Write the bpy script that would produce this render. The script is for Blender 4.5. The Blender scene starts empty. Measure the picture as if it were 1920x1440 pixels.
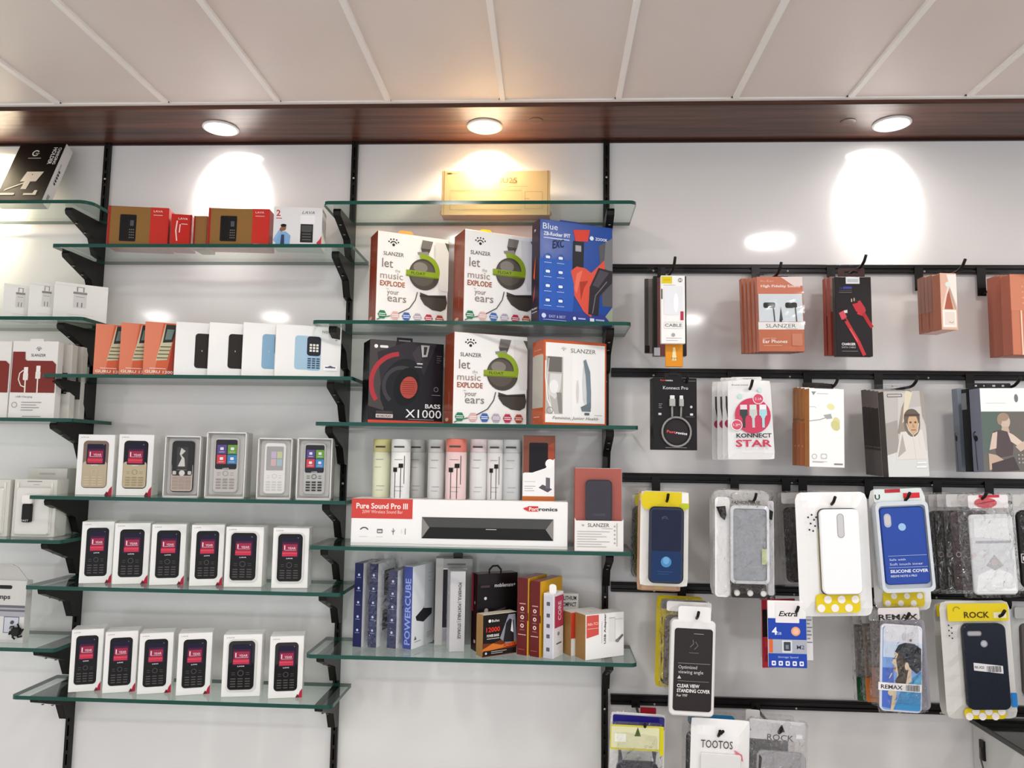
import bpy, math, random
from mathutils import Vector, Matrix
random.seed(7)
sc = bpy.context.scene
COL = sc.collection
# ------------------------------------------------------------------ camera
FPX = 1450.0
PITCH, YAW, ROLL = 0.0954398, 0.0502652, 0.0148514
cp, sp, cy, sy, cr, sr = (math.cos(PITCH), math.sin(PITCH), math.cos(YAW), math.sin(YAW), math.cos(ROLL), math.sin(ROLL))
FW = Vector((-sy * cp, cy * cp, sp))
_r = Vector((cy, sy, 0))
_u = _r.cross(FW)
RT = cr * _r + sr * _u
UP = -sr * _r + cr * _u


def ray(px, py):
    return FW + RT * ((px - 960) / FPX) - UP * ((py - 720) / FPX)


_a2 = ray(647.1, 850); _a3 = ray(1134.8, 850)
_a2 = _a2.x / _a2.y; _a3 = _a3.x / _a3.y
DIST = 0.61 / (_a3 - _a2)
CAM = Vector((-DIST * _a2, -DIST, 1.55))
cam_data = bpy.data.cameras.new('camera')
cam = bpy.data.objects.new('camera', cam_data)
COL.objects.link(cam)
cam_data.sensor_fit = 'HORIZONTAL'; cam_data.sensor_width = 36.0
cam_data.lens = FPX / 1920 * 36.0
cam_data.clip_start = 0.02
m = Matrix((RT, UP, -FW)).transposed().to_4x4()
m.translation = CAM
cam.matrix_world = m
sc.camera = cam
# ------------------------------------------------------------------ exposure, world
sc.view_settings.view_transform = 'Standard'
sc.view_settings.look = 'None'
sc.view_settings.exposure = 0.40
sc.view_settings.gamma = 1.0
sc.view_settings.use_curve_mapping = False
w = bpy.data.worlds.new('shop_daylight'); sc.world = w
w.use_nodes = True
w.node_tree.nodes['Background'].inputs[0].default_value = (0.93, 0.96, 1.0, 1)
w.node_tree.nodes['Background'].inputs[1].default_value = 1.0
LAMP_E = 68.0          # ceiling downlight emission
SPOT_W = 6.0            # soffit downlight, watts


# ------------------------------------------------------------------ pixel helpers
def at(px, py, Y):
    d = ray(px, py)
    return CAM + d * ((Y - CAM.y) / d.y)


def at_z(px, py, Z):
    d = ray(px, py)
    return CAM + d * ((Z - CAM.z) / d.z)


def x_at(px, Y, Z):
    k = (px - 960) / FPX
    g = k * FW - RT
    return CAM.x - (g.y * (Y - CAM.y) + g.z * (Z - CAM.z)) / g.x


def z_at(py, X, Y):
    k = (720 - py) / FPX
    g = k * FW - UP
    return CAM.z - (g.x * (X - CAM.x) + g.y * (Y - CAM.y)) / g.z


# ------------------------------------------------------------------ materials
def lin(h):
    h = h.lstrip('#')
    o = []
    for i in (0, 2, 4):
        c = int(h[i:i + 2], 16) / 255
        o.append(c / 12.92 if c <= 0.04045 else ((c + 0.055) / 1.055) ** 2.4)
    return (*o, 1.0)


_M = {}


def M(h, rough=0.4, metal=0.0, coat=0.0, spec=0.22):
    key = (h, rough, metal, coat, spec)
    if key in _M:
        return _M[key]
    mt = bpy.data.materials.new('surface_' + h.lstrip('#'))
    mt.use_nodes = True
    b = mt.node_tree.nodes['Principled BSDF']
    b.inputs['Base Color'].default_value = lin(h)
    b.inputs['Roughness'].default_value = rough
    b.inputs['Metallic'].default_value = metal
    b.inputs['Coat Weight'].default_value = coat
    b.inputs['Coat Roughness'].default_value = 0.12
    b.inputs['Specular IOR Level'].default_value = spec
    nt = mt.node_tree
    n = nt.nodes.new('ShaderNodeTexNoise'); n.inputs['Scale'].default_value = 35
    tc = nt.nodes.new('ShaderNodeTexCoord')
    mr = nt.nodes.new('ShaderNodeMapRange')
    mr.inputs['To Min'].default_value = max(0.02, rough - 0.06)
    mr.inputs['To Max'].default_value = rough + 0.06
    nt.links.new(tc.outputs['Object'], n.inputs['Vector'])
    nt.links.new(n.outputs['Fac'], mr.inputs['Value'])
    nt.links.new(mr.outputs['Result'], b.inputs['Roughness'])
    _M[key] = mt
    return mt


def clear_mat(name, tint, rough, k, bump=0.0, scale=40):
    mt = bpy.data.materials.new(name); mt.use_nodes = True
    nt = mt.node_tree; nt.nodes.clear()
    out = nt.nodes.new('ShaderNodeOutputMaterial')
    tr = nt.nodes.new('ShaderNodeBsdfTransparent'); tr.inputs[0].default_value = tint
    gl = nt.nodes.new('ShaderNodeBsdfGlossy'); gl.inputs['Roughness'].default_value = rough
    fr = nt.nodes.new('ShaderNodeLayerWeight'); fr.inputs['Blend'].default_value = 0.5
    pw = nt.nodes.new('ShaderNodeMath'); pw.operation = 'POWER'; pw.inputs[1].default_value = 5.0
    mu = nt.nodes.new('ShaderNodeMath'); mu.operation = 'MULTIPLY_ADD'; mu.inputs[1].default_value = 0.96 * min(k, 1.0); mu.inputs[2].default_value = 0.04 * k; mu.use_clamp = True
    mx = nt.nodes.new('ShaderNodeMixShader')
    nt.links.new(fr.outputs['Facing'], pw.inputs[0]); nt.links.new(pw.outputs[0], mu.inputs[0]); nt.links.new(mu.outputs[0], mx.inputs[0])
    nt.links.new(tr.outputs[0], mx.inputs[1]); nt.links.new(gl.outputs[0], mx.inputs[2])
    nt.links.new(mx.outputs[0], out.inputs[0])
    if bump:
        tc = nt.nodes.new('ShaderNodeTexCoord')
        n = nt.nodes.new('ShaderNodeTexNoise'); n.inputs['Scale'].default_value = scale; n.inputs['Distortion'].default_value = 0.7
        bp = nt.nodes.new('ShaderNodeBump'); bp.inputs['Strength'].default_value = bump; bp.inputs['Distance'].default_value = 0.016 * min(1.0, 60 / scale)
        nt.links.new(tc.outputs['Object'], n.inputs['Vector']); nt.links.new(n.outputs['Fac'], bp.inputs['Height'])
        nt.links.new(bp.outputs[0], gl.inputs['Normal']); nt.links.new(bp.outputs[0], fr.inputs['Normal'])
    return mt


GLASS = clear_mat('shelf_glass', (0.90, 0.955, 0.93, 1), 0.02, 1.0)
FILM = clear_mat('clear_film', (0.97, 0.97, 0.97, 1), 0.055, 1.9, 1.0, 60)
HARDCLEAR = clear_mat('clear_plastic', (0.96, 0.96, 0.96, 1), 0.05, 0.3, 0.12, 15)
EDGE = M('#1c4a40', 0.12)
BLACK = M('#15120f', 0.35)
RAIL = M('#141010', 0.32)


def wood_mat():
    mt = bpy.data.materials.new('walnut_laminate'); mt.use_nodes = True
    nt = mt.node_tree; b = nt.nodes['Principled BSDF']
    tc = nt.nodes.new('ShaderNodeTexCoord')
    mp = nt.nodes.new('ShaderNodeMapping'); mp.inputs['Scale'].default_value = (0.9, 26, 26)
    n = nt.nodes.new('ShaderNodeTexNoise'); n.inputs['Scale'].default_value = 3.0; n.inputs['Detail'].default_value = 6; n.inputs['Roughness'].default_value = 0.62
    cr_ = nt.nodes.new('ShaderNodeValToRGB')
    cr_.color_ramp.elements[0].position = 0.3; cr_.color_ramp.elements[0].color = lin('#33201a')
    cr_.color_ramp.elements[1].position = 0.72; cr_.color_ramp.elements[1].color = lin('#6f483a')
    nt.links.new(tc.outputs['Object'], mp.inputs[0]); nt.links.new(mp.outputs[0], n.inputs['Vector'])
    nt.links.new(n.outputs['Fac'], cr_.inputs[0]); nt.links.new(cr_.outputs[0], b.inputs['Base Color'])
    b.inputs['Roughness'].default_value = 0.3; b.inputs['Specular IOR Level'].default_value = 0.3
    return mt


def panel_mat(name, c0, c1, r0, r1, spec=0.5):
    mt = bpy.data.materials.new(name); mt.use_nodes = True
    nt = mt.node_tree; b = nt.nodes['Principled BSDF']
    tc = nt.nodes.new('ShaderNodeTexCoord')
    n = nt.nodes.new('ShaderNodeTexNoise'); n.inputs['Scale'].default_value = 2.2; n.inputs['Detail'].default_value = 3
    cr_ = nt.nodes.new('ShaderNodeValToRGB')
    cr_.color_ramp.elements[0].position = 0.35; cr_.color_ramp.elements[0].color = lin(c0)
    cr_.color_ramp.elements[1].position = 0.65; cr_.color_ramp.elements[1].color = lin(c1)
    mr = nt.nodes.new('ShaderNodeMapRange'); mr.inputs['To Min'].default_value = r0; mr.inputs['To Max'].default_value = r1
    nt.links.new(tc.outputs['Object'], n.inputs['Vector'])
    nt.links.new(n.outputs['Fac'], cr_.inputs[0]); nt.links.new(cr_.outputs[0], b.inputs['Base Color'])
    nt.links.new(n.outputs['Fac'], mr.inputs['Value']); nt.links.new(mr.outputs[0], b.inputs['Roughness'])
    b.inputs['Specular IOR Level'].default_value = spec
    return mt


def emit_mat(name, col, e):
    mt = bpy.data.materials.new(name); mt.use_nodes = True
    nt = mt.node_tree; b = nt.nodes['Principled BSDF']
    b.inputs['Base Color'].default_value = (0.9, 0.9, 0.9, 1)
    b.inputs['Emission Color'].default_value = col
    b.inputs['Emission Strength'].default_value = e
    return mt


# ------------------------------------------------------------------ mesh building
class MB:
    def __init__(self):
        self.v, self.f, self.mi, self.mats = [], [], [], []

    def m(self, mt):
        if mt not in self.mats:
            self.mats.append(mt)
        return self.mats.index(mt)

    def add(self, vs, fs, mt):
        o = len(self.v); self.v += [tuple(x) for x in vs]
        k = self.m(mt) if not isinstance(mt, list) else None
        for i, f in enumerate(fs):
            self.f.append([o + j for j in f]); self.mi.append(k if k is not None else self.m(mt[i]))
        return self

    def box(self, x0, x1, y0, y1, z0, z1, mt):
        vs = [(x, y, z) for x in (x0, x1) for y in (y0, y1) for z in (z0, z1)]
        return self.add(vs, [(0, 1, 3, 2), (4, 6, 7, 5), (0, 4, 5, 1), (2, 3, 7, 6), (0, 2, 6, 4), (1, 5, 7, 3)], mt)

    def cbox(self, x0, x1, y0, y1, z0, z1, mt, c=0.0008, faces=None):
        """box with small cut edges; faces: {'front','back','left','right','top','bottom': material}"""
        faces = faces or {}
        lo, hi = (x0, y0, z0), (x1, y1, z1)
        idx, vs = {}, []
        for sx in (0, 1):
            for sy_ in (0, 1):
                for sz in (0, 1):
                    s = (sx, sy_, sz)
                    for ax in range(3):
                        p = []
                        for k in range(3):
                            b = hi[k] if s[k] else lo[k]
                            p.append(b if k == ax else b + (-c if s[k] else c))
                        idx[(s, ax)] = len(vs); vs.append(p)
        fs, ms = [], []
        nm = {(0, 0): 'left', (0, 1): 'right', (1, 0): 'front', (1, 1): 'back', (2, 0): 'bottom', (2, 1): 'top'}
        for ax in range(3):
            o1, o2 = (ax + 1) % 3, (ax + 2) % 3
            for sd in (0, 1):
                q = []
                for a, b in ((0, 0), (1, 0), (1, 1), (0, 1)):
                    s = [0, 0, 0]; s[ax] = sd; s[o1] = a; s[o2] = b
                    q.append(idx[(tuple(s), ax)])
                fs.append(q if sd else q[::-1]); ms.append(faces.get(nm[(ax, sd)], mt))
        for ax in range(3):
            o1, o2 = (ax + 1) % 3, (ax + 2) % 3
            for a in (0, 1):
                for b in (0, 1):
                    s0 = [0, 0, 0]; s0[o1] = a; s0[o2] = b; s1 = list(s0); s1[ax] = 1
                    s0, s1 = tuple(s0), tuple(s1)
                    fs.append([idx[(s0, o1)], idx[(s1, o1)], idx[(s1, o2)], idx[(s0, o2)]])
                    ms.append(faces.get(nm[(o2, b)], mt) if o2 != 1 else faces.get(nm[(o1, a)], mt))
        for sx in (0, 1):
            for sy_ in (0, 1):
                for sz in (0, 1):
                    s = (sx, sy_, sz); fs.append([idx[(s, 0)], idx[(s, 1)], idx[(s, 2)]]); ms.append(mt)
        return self.add(vs, fs, ms)

    def prism(self, poly, axis, a0, a1, mt):
        """extrude a 2D polygon along axis 'x' (poly=(y,z)) 'y' (poly=(x,z)) 'z' (poly=(x,y))"""
        n = len(poly)
        def p3(p, a):
            return {'x': (a, p[0], p[1]), 'y': (p[0], a, p[1]), 'z': (p[0], p[1], a)}[axis]
        vs = [p3(p, a0) for p in poly] + [p3(p, a1) for p in poly]
        fs = [list(range(n))[::-1], list(range(n, 2 * n))] + [(i, (i + 1) % n, n + (i + 1) % n, n + i) for i in range(n)]
        return self.add(vs, fs, mt)

    def tube(self, pts, r, mt, n=8):
        pts = [Vector(p) for p in pts]; vs, fs = [], []
        prev = None
        for i, p in enumerate(pts):
            t = (pts[min(i + 1, len(pts) - 1)] - pts[max(i - 1, 0)]).normalized()
            if prev is None:
                a = Vector((1, 0, 0)) if abs(t.x) < 0.9 else Vector((0, 0, 1))
            else:
                a = prev
            u = (a - t * a.dot(t)).normalized(); v = t.cross(u); prev = u
            for k in range(n):
                an = 2 * math.pi * k / n
                vs.append(p + u * (r * math.cos(an)) + v * (r * math.sin(an)))
        for i in range(len(pts) - 1):
            for k in range(n):
                fs.append((i * n + k, i * n + (k + 1) % n, (i + 1) * n + (k + 1) % n, (i + 1) * n + k))
        fs.append(list(range(n))[::-1]); fs.append([(len(pts) - 1) * n + k for k in range(n)])
        return self.add(vs, fs, mt)

    def lathe(self, prof, c, mt, n=28):
        vs, fs = [], []
        for r, z in prof:
            for k in range(n):
                a = 2 * math.pi * k / n
                vs.append((c[0] + r * math.cos(a), c[1] + r * math.sin(a), c[2] + z))
        for i in range(len(prof) - 1):
            for k in range(n):
                fs.append((i * n + k, i * n + (k + 1) % n, (i + 1) * n + (k + 1) % n, (i + 1) * n + k))
        fs.append(list(range(n))[::-1]); fs.append([(len(prof) - 1) * n + k for k in range(n)])
        return self.add(vs, fs, mt)

    def slab(self, cx, cz, w, h, r, y0, y1, mt, ns=6, bev=0.0):
        """rounded rectangle in x,z, thick in y (y0 front)"""
        def ring(d, y):
            return [(x, y, z) for x, z in rrect(cx, cz, w - 2 * d, h - 2 * d, max(r - d, 0.0002), ns)]
        rings = [ring(bev, y0), ring(0, y0 + bev), ring(0, y1 - bev), ring(bev, y1)] if bev else [ring(0, y0), ring(0, y1)]
        n = len(rings[0]); vs = sum(rings, [])
        fs = [list(range(n)), [(len(rings) - 1) * n + i for i in range(n)][::-1]]
        for k in range(len(rings) - 1):
            fs += [(k * n + i, (k + 1) * n + i, (k + 1) * n + (i + 1) % n, k * n + (i + 1) % n) for i in range(n)]
        return self.add(vs, fs, mt)

    def obj(self, name, parent=None, smooth=False):
        me = bpy.data.meshes.new(name)
        me.from_pydata(self.v, [], self.f)
        for mt in self.mats:
            me.materials.append(mt)
        me.polygons.foreach_set('material_index', self.mi)
        if smooth:
            me.polygons.foreach_set('use_smooth', [True] * len(self.f))
        me.update()
        o = bpy.data.objects.new(name, me)
        COL.objects.link(o)
        if parent is not None:
            o.parent = parent
        return o


def rrect(cx, cz, w, h, r, ns=6):
    p = []
    for sx, sz, a0 in ((1, -1, -90), (1, 1, 0), (-1, 1, 90), (-1, -1, 180)):
        for k in range(ns + 1):
            a = math.radians(a0 + 90 * k / ns)
            p.append((cx + sx * (w / 2 - r) + r * math.cos(a), cz + sz * (h / 2 - r) + r * math.sin(a)))
    return p


def tag(o, label, cat, group=None):
    o['label'] = label; o['category'] = cat
    if group:
        o['group'] = group
    return o


def struct(o):
    o['kind'] = 'structure'
    return o


def copy_tree(o, parent=None):
    c = o.copy(); COL.objects.link(c)
    if parent is not None:
        c.parent = parent
    for ch in list(o.children):
        copy_tree(ch, c)
    return c


# ------------------------------------------------------------------ flat print
_T = {}


def glyphs(s, bold, shear):
    key = (s, bold, shear)
    if key not in _T:
        cu = bpy.data.curves.new('text', 'FONT')
        cu.body = s; cu.resolution_u = 2; cu.offset = 0.022 if bold else 0.004; cu.shear = shear
        cu.fill_mode = 'BOTH'
        ob = bpy.data.objects.new('text', cu)
        me = ob.to_mesh()
        vs = [(v.co.x, v.co.y) for v in me.vertices]
        fs = [tuple(p.vertices) for p in me.polygons]
        ob.to_mesh_clear(); bpy.data.objects.remove(ob); bpy.data.curves.remove(cu)
        x0 = min((v[0] for v in vs), default=0); x1 = max((v[0] for v in vs), default=1)
        _T[key] = ([(v[0] - x0, v[1]) for v in vs], fs, max(x1 - x0, 1e-3))
    return _T[key]


class Art:
    """flat print on one face of a box of width W, height H, depth D (local frame: x across, y into depth, z up)"""

    def __init__(self, W, H, D=0.05, face='front', off=0.0004):
        self.W, self.H, self.D, self.face, self.k, self.off = W, H, D, face, 0, off
        self.fw = D if face in ('left', 'right') else W
        self.fh = D if face == 'top' else H
        self.b = MB()

    def map(self, u, v):
        e = self.off + self.k * 0.00005
        if self.face == 'front':
            return ((u - .5) * self.W, -e, v * self.H)
        if self.face == 'left':
            return (-self.W / 2 - e, self.D * (1 - u), v * self.H)
        if self.face == 'right':
            return (self.W / 2 + e, self.D * u, v * self.H)
        return ((u - .5) * self.W, v * self.D, self.H + e)

    def p(self, pts, c):
        mt = c if not isinstance(c, str) else M(c)
        self.b.add([self.map(*q) for q in pts], [list(range(len(pts)))], mt); self.k += 1
        return self

    def r(self, u0, v0, u1, v1, c):
        return self.p([(u0, v0), (u1, v0), (u1, v1), (u0, v1)], c)

    def rr(self, u0, v0, u1, v1, r, c):
        w, h = (u1 - u0) * self.fw, (v1 - v0) * self.fh
        q = rrect((u0 + u1) / 2 * self.fw, (v0 + v1) / 2 * self.fh, w, h, min(r * self.fw, w / 2.01, h / 2.01), 4)
        return self.p([(x / self.fw, z / self.fh) for x, z in q], c)

    def e(self, u, v, ru, rv, c, n=20, rot=0):
        ca, sa = math.cos(math.radians(rot)), math.sin(math.radians(rot))
        q = []
        for i in range(n):
            a = 2 * math.pi * i / n
            x, y = ru * self.fw * math.cos(a), rv * self.fh * math.sin(a)
            q.append((u + (x * ca - y * sa) / self.fw, v + (x * sa + y * ca) / self.fh))
        return self.p(q, c)

    def c(self, u, v, r, c, n=20):
        return self.e(u, v, r, r * self.fw / self.fh, c, n)

    def ring(self, u, v, r0, r1, c, a0=0, a1=360, n=20):
        mt = M(c) if isinstance(c, str) else c
        k = self.fw / self.fh
        vs, fs = [], []
        for i in range(n + 1):
            a = math.radians(a0 + (a1 - a0) * i / n)
            for r in (r0, r1):
                vs.append(self.map(u + r * math.cos(a), v + r * k * math.sin(a)))
        for i in range(n):
            fs.append((2 * i, 2 * i + 1, 2 * i + 3, 2 * i + 2))
        self.b.add(vs, fs, mt); self.k += 1
        return self

    def l(self, pts, wd, c):
        """polyline, width as a fraction of the face width"""
        mt = M(c) if isinstance(c, str) else c
        P = [Vector((u * self.fw, v * self.fh)) for u, v in pts]
        h = wd * self.fw / 2
        vs, fs = [], []
        for i, q in enumerate(P):
            t = P[min(i + 1, len(P) - 1)] - P[max(i - 1, 0)]
            t.normalize(); nn = Vector((-t.y, t.x)) * h
            for s in (1, -1):
                z = q + nn * s
                vs.append(self.map(z.x / self.fw, z.y / self.fh))
        for i in range(len(P) - 1):
            fs.append((2 * i, 2 * i + 1, 2 * i + 3, 2 * i + 2))
        self.b.add(vs, fs, mt); self.k += 1
        return self

    def t(self, s, u, v, h, c, wd=None, al='l', b=0, rot=0, sh=0.0):
        """writing; h = capital height as a fraction of face height, wd = width as a fraction of face width"""
        mt = M(c) if isinstance(c, str) else c
        vs, fs, tw = glyphs(s, b, sh)
        sz = h * self.fh / 0.70
        sx = sz if wd is None else wd * self.fw / tw
        tot = tw * sx
        o = {'l': 0, 'c': -tot / 2, 'r': -tot}[al]
        ca, sa = math.cos(math.radians(rot)), math.sin(math.radians(rot))
        out = []
        for x, y in vs:
            X, Y = x * sx + o, y * sz
            out.append(self.map(u + (X * ca - Y * sa) / self.fw, v + (X * sa + Y * ca) / self.fh))
        self.b.add(out, fs, mt); self.k += 1
        return self

    def lines(self, u0, u1, v0, v1, n, c, th=0.006):
        """rows of print too small to read"""
        for i in range(n):
            v = v1 - (v1 - v0) * (i / max(n - 1, 1))
            e = u1 - (u1 - u0) * (0.0, 0.25, 0.1, 0.4)[i % 4]
            self.r(u0, v, e, v + th, c)
        return self

    def obj(self, parent, name='front_print'):
        return self.b.obj(name, parent)
# ------------------------------------------------------------------ room
ZS = z_at(265, 0.4, 0.0)                       # soffit underside
YS = at_z(960, 200, ZS).y                      # soffit front edge
ZC = z_at(190.5, at_z(960, 200, ZS).x, YS)     # ceiling
WALLM = panel_mat('glossy_wall_laminate', '#dedad8', '#e3e0de', 0.06, 0.11, 0.55)
CEILM = panel_mat('ceiling_panel_white', '#dacdc6', '#e0d5cf', 0.34, 0.42, 0.4)
STRIPM = M('#efe9e5', 0.35)
WOOD = wood_mat()
PX = [x_at(209, 0, z_at(268, -0.6, 0)), 0.0, 0.61]   # uprights: left, middle, right
PX[0] = (x_at(209, 0, z_at(268, -.6, 0)) + x_at(125, 0, z_at(1440, -.6, 0))) / 2
fl = struct(MB().box(-3, 4.6, -4.2, 0.1, -0.05, 0, M('#d2cfca', 0.3)).obj('floor'))
wb = struct(MB().box(-3, 4.6, 0.006, 0.1, 0, ZC + 0.05, M('#1b1512', 0.6)).obj('wall_back'))
edges = [-2.95, PX[0], PX[1], PX[2], 4.5]
for i in range(4):
    MB().cbox(edges[i] + 0.0025, edges[i + 1] - 0.0025, 0.0, 0.006, 0.0, ZS, WALLM, c=0.0006).obj('wall_panel', wb)
ce = struct(MB().box(-3, 4.6, -4.2, 0.1, ZC + 0.012, ZC + 0.06, M('#6b6663', 0.6)).obj('ceiling'))
cx = [at_z(px, py, ZC).x for px, py in ((103, 188), (310, 189), (520, 187), (727, 185), (942, 183), (1160, 181), (1380, 179), (1597, 177), (1820, 175))]
step = (cx[-1] - cx[0]) / 8
cx = [cx[0] - step * q for q in range(7, 0, -1)] + cx + [cx[-1] + step * q for q in range(1, 12)]
for a, b in zip(cx[:-1], cx[1:]):
    MB().box(a + 0.002, b - 0.002, -3.6, YS - 0.011, ZC, ZC + 0.010, CEILM).obj('ceiling_panel', ce)
for a in cx:
    s = MB()
    s.prism([(a - .0062, ZC), (a - .0055, ZC - .006), (a + .0055, ZC - .006), (a + .0062, ZC)], 'y', -3.6, YS - 0.0165, STRIPM)
    s.obj('joint_strip', ce)
    MB().box(a - .008, a + .006, YS - 0.0165, YS - 0.011, ZC - .0012, ZC + .002, M('#2a2320', 0.6)).obj('strip_end_gap', ce)
tr = struct(MB().box(-2.95, 4.5, YS - 0.011, YS - 0.001, ZC - .003, ZC + .01, STRIPM).obj('trim_1'))
sof = struct(MB().cbox(-2.95, 4.5, YS, 0.0, ZS, ZC + 0.01, WOOD, c=0.002).obj('trim_2'))
MB().box(-2.95, 4.5, -0.006, 0.0, ZS - 0.006, ZS, M('#2e1712', 0.4)).obj('dark_bead', sof)  # dark brown bead along the top of the wall
for px, py in ((1590, 228), (1005, 226)):
    p = at_z(px, py, ZS)
    MB().lathe([(0.017, 0), (0.0165, -0.0012), (0.012, -0.0016)], p, WOOD, 24).obj('hole_cover', sof)

# ------------------------------------------------------------------ soffit downlights (recessed, with their own light)
WHITE = M('#e6e4e0', 0.35)
COOL, WARM = (1.0, 0.96, 0.91, 1), (1.0, 0.80, 0.48, 1)
dl = [(-62, 236, WARM, 'warm glowing round downlight in the wood soffit above the leaning black box'),
      (414, 239, COOL, 'white glowing round downlight in the wood soffit above the red phone boxes'),
      (909, 236, WARM, 'warm glowing round downlight in the wood soffit above the tan carton'),
      (1672, 233, COOL, 'white glowing round downlight in the wood soffit above the hook rails')]
for (px, py, colr, lab), (bk, sk) in zip(dl, ((3.2, 1.1), (1.0, .25), (4.4, 2.6), (1.1, .3))):
    p = at_z(px, py, ZS)
    p.y = -0.088
    p.x = x_at(px, p.y, ZS)
    o = MB().lathe([(0.041, 0), (0.041, -0.003), (0.037, -0.0045), (0.0345, -0.003), (0.0345, -0.0005)], (0, 0, 0), WHITE, 36).obj('recessed_downlight', smooth=False)
    o.location = p
    tag(o, lab, 'light', 'round downlights in the wood soffit')
    d = MB().lathe([(0.0335, -0.0022), (0.028, -0.0036), (0.012, -0.0042)], (0, 0, 0), emit_mat('lit_diffuser', colr, 14.0), 32).obj('diffuser', o)
    L = bpy.data.lights.new('downlight_beam', 'SPOT')
    L.energy = SPOT_W * bk; L.color = colr[:3] if colr is COOL else (1.0, 0.84, 0.60)
    L.spot_size = math.radians(71); L.spot_blend = 0.4; L.shadow_soft_size = 0.02
    lo = bpy.data.objects.new('downlight_beam', L); COL.objects.link(lo)
    lo.parent = o; lo.location = (0, 0, -0.008)
    lo.rotation_euler = (math.radians(45), 0, 0)
    L2 = bpy.data.lights.new('downlight_spill', 'SPOT')
    L2.energy = SPOT_W * sk; L2.color = L.color
    L2.spot_size = math.radians(150); L2.spot_blend = 0.9; L2.shadow_soft_size = 0.03
    lo = bpy.data.objects.new('downlight_spill', L2); COL.objects.link(lo)
    lo.parent = o; lo.location = (0, 0, -0.008)

# ------------------------------------------------------------------ unseen ceiling downlights of the shop
vx = CAM.x
lampm = emit_mat('ceiling_lamp_diffuser', (1.0, 0.97, 0.94, 1), LAMP_E)
rows = [(-0.88, (-0.30, 0.76, 1.74, 2.7)), (-2.42, (-2.23, -1.55, -0.42, 0.75, 1.62, 2.9))]  # lamps at the right end of both rows are added to brighten that side
for Y, xs in rows:
    for k, X in enumerate(xs):
        o = MB().lathe([(0.088, 0), (0.088, -0.006), (0.080, -0.010), (0.077, -0.004)], (0, 0, 0), WHITE, 32).obj('unseen_downlight')
        o.location = (vx + X, Y, ZC)
        tag(o, 'unseen round white ceiling downlight, number %s of its row in the shop ceiling %s' % (('one', 'two', 'three', 'four', 'five', 'six')[k], 'over the counter' if Y > -1 else 'behind the aisle'), 'light', 'round downlights in the shop ceiling')
        MB().lathe([(0.076, -0.0045), (0.06, -0.0060), (0.02, -0.0066)], (0, 0, 0), lampm, 32).obj('diffuser', o)

# ------------------------------------------------------------------ slotted uprights
def upright(X, lab):
    b = MB(); z0, z1 = 0.25, ZS - 0.001
    hw, y0, y1 = 0.0072, -0.011, -0.0005
    b.box(X - hw, X - hw + 0.002, y0, y1, z0, z1, BLACK); b.box(X + hw - 0.002, X + hw, y0, y1, z0, z1, BLACK)
    b.box(X - hw + .002, X + hw - .002, -0.002, y1, z0, z1, BLACK)
    b.box(X - hw + .002, X - 0.002, y0, y0 + .0015, z0, z1, BLACK); b.box(X + 0.002, X + hw - .002, y0, y0 + .0015, z0, z1, BLACK)
    z = z0
    while z < z1:
        b.box(X - .002, X + .002, y0, y0 + .0015, z, min(z + 0.008, z1), BLACK); z += 0.032
    o = b.obj('slotted_upright'); tag(o, lab, 'upright', 'black slotted uprights')
    for k in range(7):
        zz = 0.75 + k * 0.245
        if zz < z1:
            MB().lathe([(0.0028, 0), (0.0022, 0.0012), (0.001, 0.0016)], (0, 0, 0), M('#b9b4ab', 0.3, 0.6), 10).obj('screw_head', o)
            c = o.children[-1]; c.location = (X, y0 - .0001, zz); c.rotation_euler = (math.pi / 2, 0, 0)
    return o


upright(PX[0], 'black slotted metal upright beside the leaning black box at the soffit')
upright(PX[1], 'black slotted metal upright between the phone shelves and the headphone shelves')
upright(PX[2], 'black slotted metal upright between the headphone shelves and the hook rails')

# ------------------------------------------------------------------ glass shelves and their brackets
YF, YB, TH = -0.170, -0.013, 0.008
SH = {}
spec = {  # key: (edge left px, edge right px, left px x, right px x, corner radius, words)
    'a0': (378, 378, -60, 168, .028, 'topmost glass shelf under the leaning black box'),
    'a1': (596, 597, -60, 155, .010, 'glass shelf under the white charger boxes'),
    'a2': (787, 787, -60, 133, .010, 'glass shelf under the red and white cable boxes'),
    'a3': (1015, 1016, -60, 112, .010, 'glass shelf under the clear charger packs'),
    'a4': (1219, 1219, -60, 102, .010, 'glass shelf under the grey hanging bag'),
    'b0': (460, 461, 97, 660, .006, 'glass shelf under the red and brown phone boxes'),
    'b1': (704, 709, 78, 660, .006, 'glass shelf under the orange and white phone boxes'),
    'b2': (934, 941, 53, 648, .006, 'glass shelf under the clear phone boxes'),
    'b3': (1104, 1113, 46, 638, .006, 'glass shelf under the upper row of black phones'),
    'b4': (1309, 1325, 19, 622, .012, 'lowest glass shelf under the lower row of black phones'),
    'c0': (380, 379, 604, 1194, .016, 'topmost glass shelf under the tan carton'),
    'c1': (605, 605, 584, 1184, .014, 'glass shelf under the upper row of headphone boxes'),
    'c2': (797, 799, 590, 1197, .008, 'glass shelf under the lower row of headphone boxes'),
    'c3': (1029, 1037, 578, 1188, .010, 'glass shelf under the long sound bar box'),
    'c4': (1235, 1243, 571, 1195, .014, 'lowest glass shelf under the row of power bank boxes'),
}
bays = {'a': (None, 0), 'b': (0, 1), 'c': (1, 2)}
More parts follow.
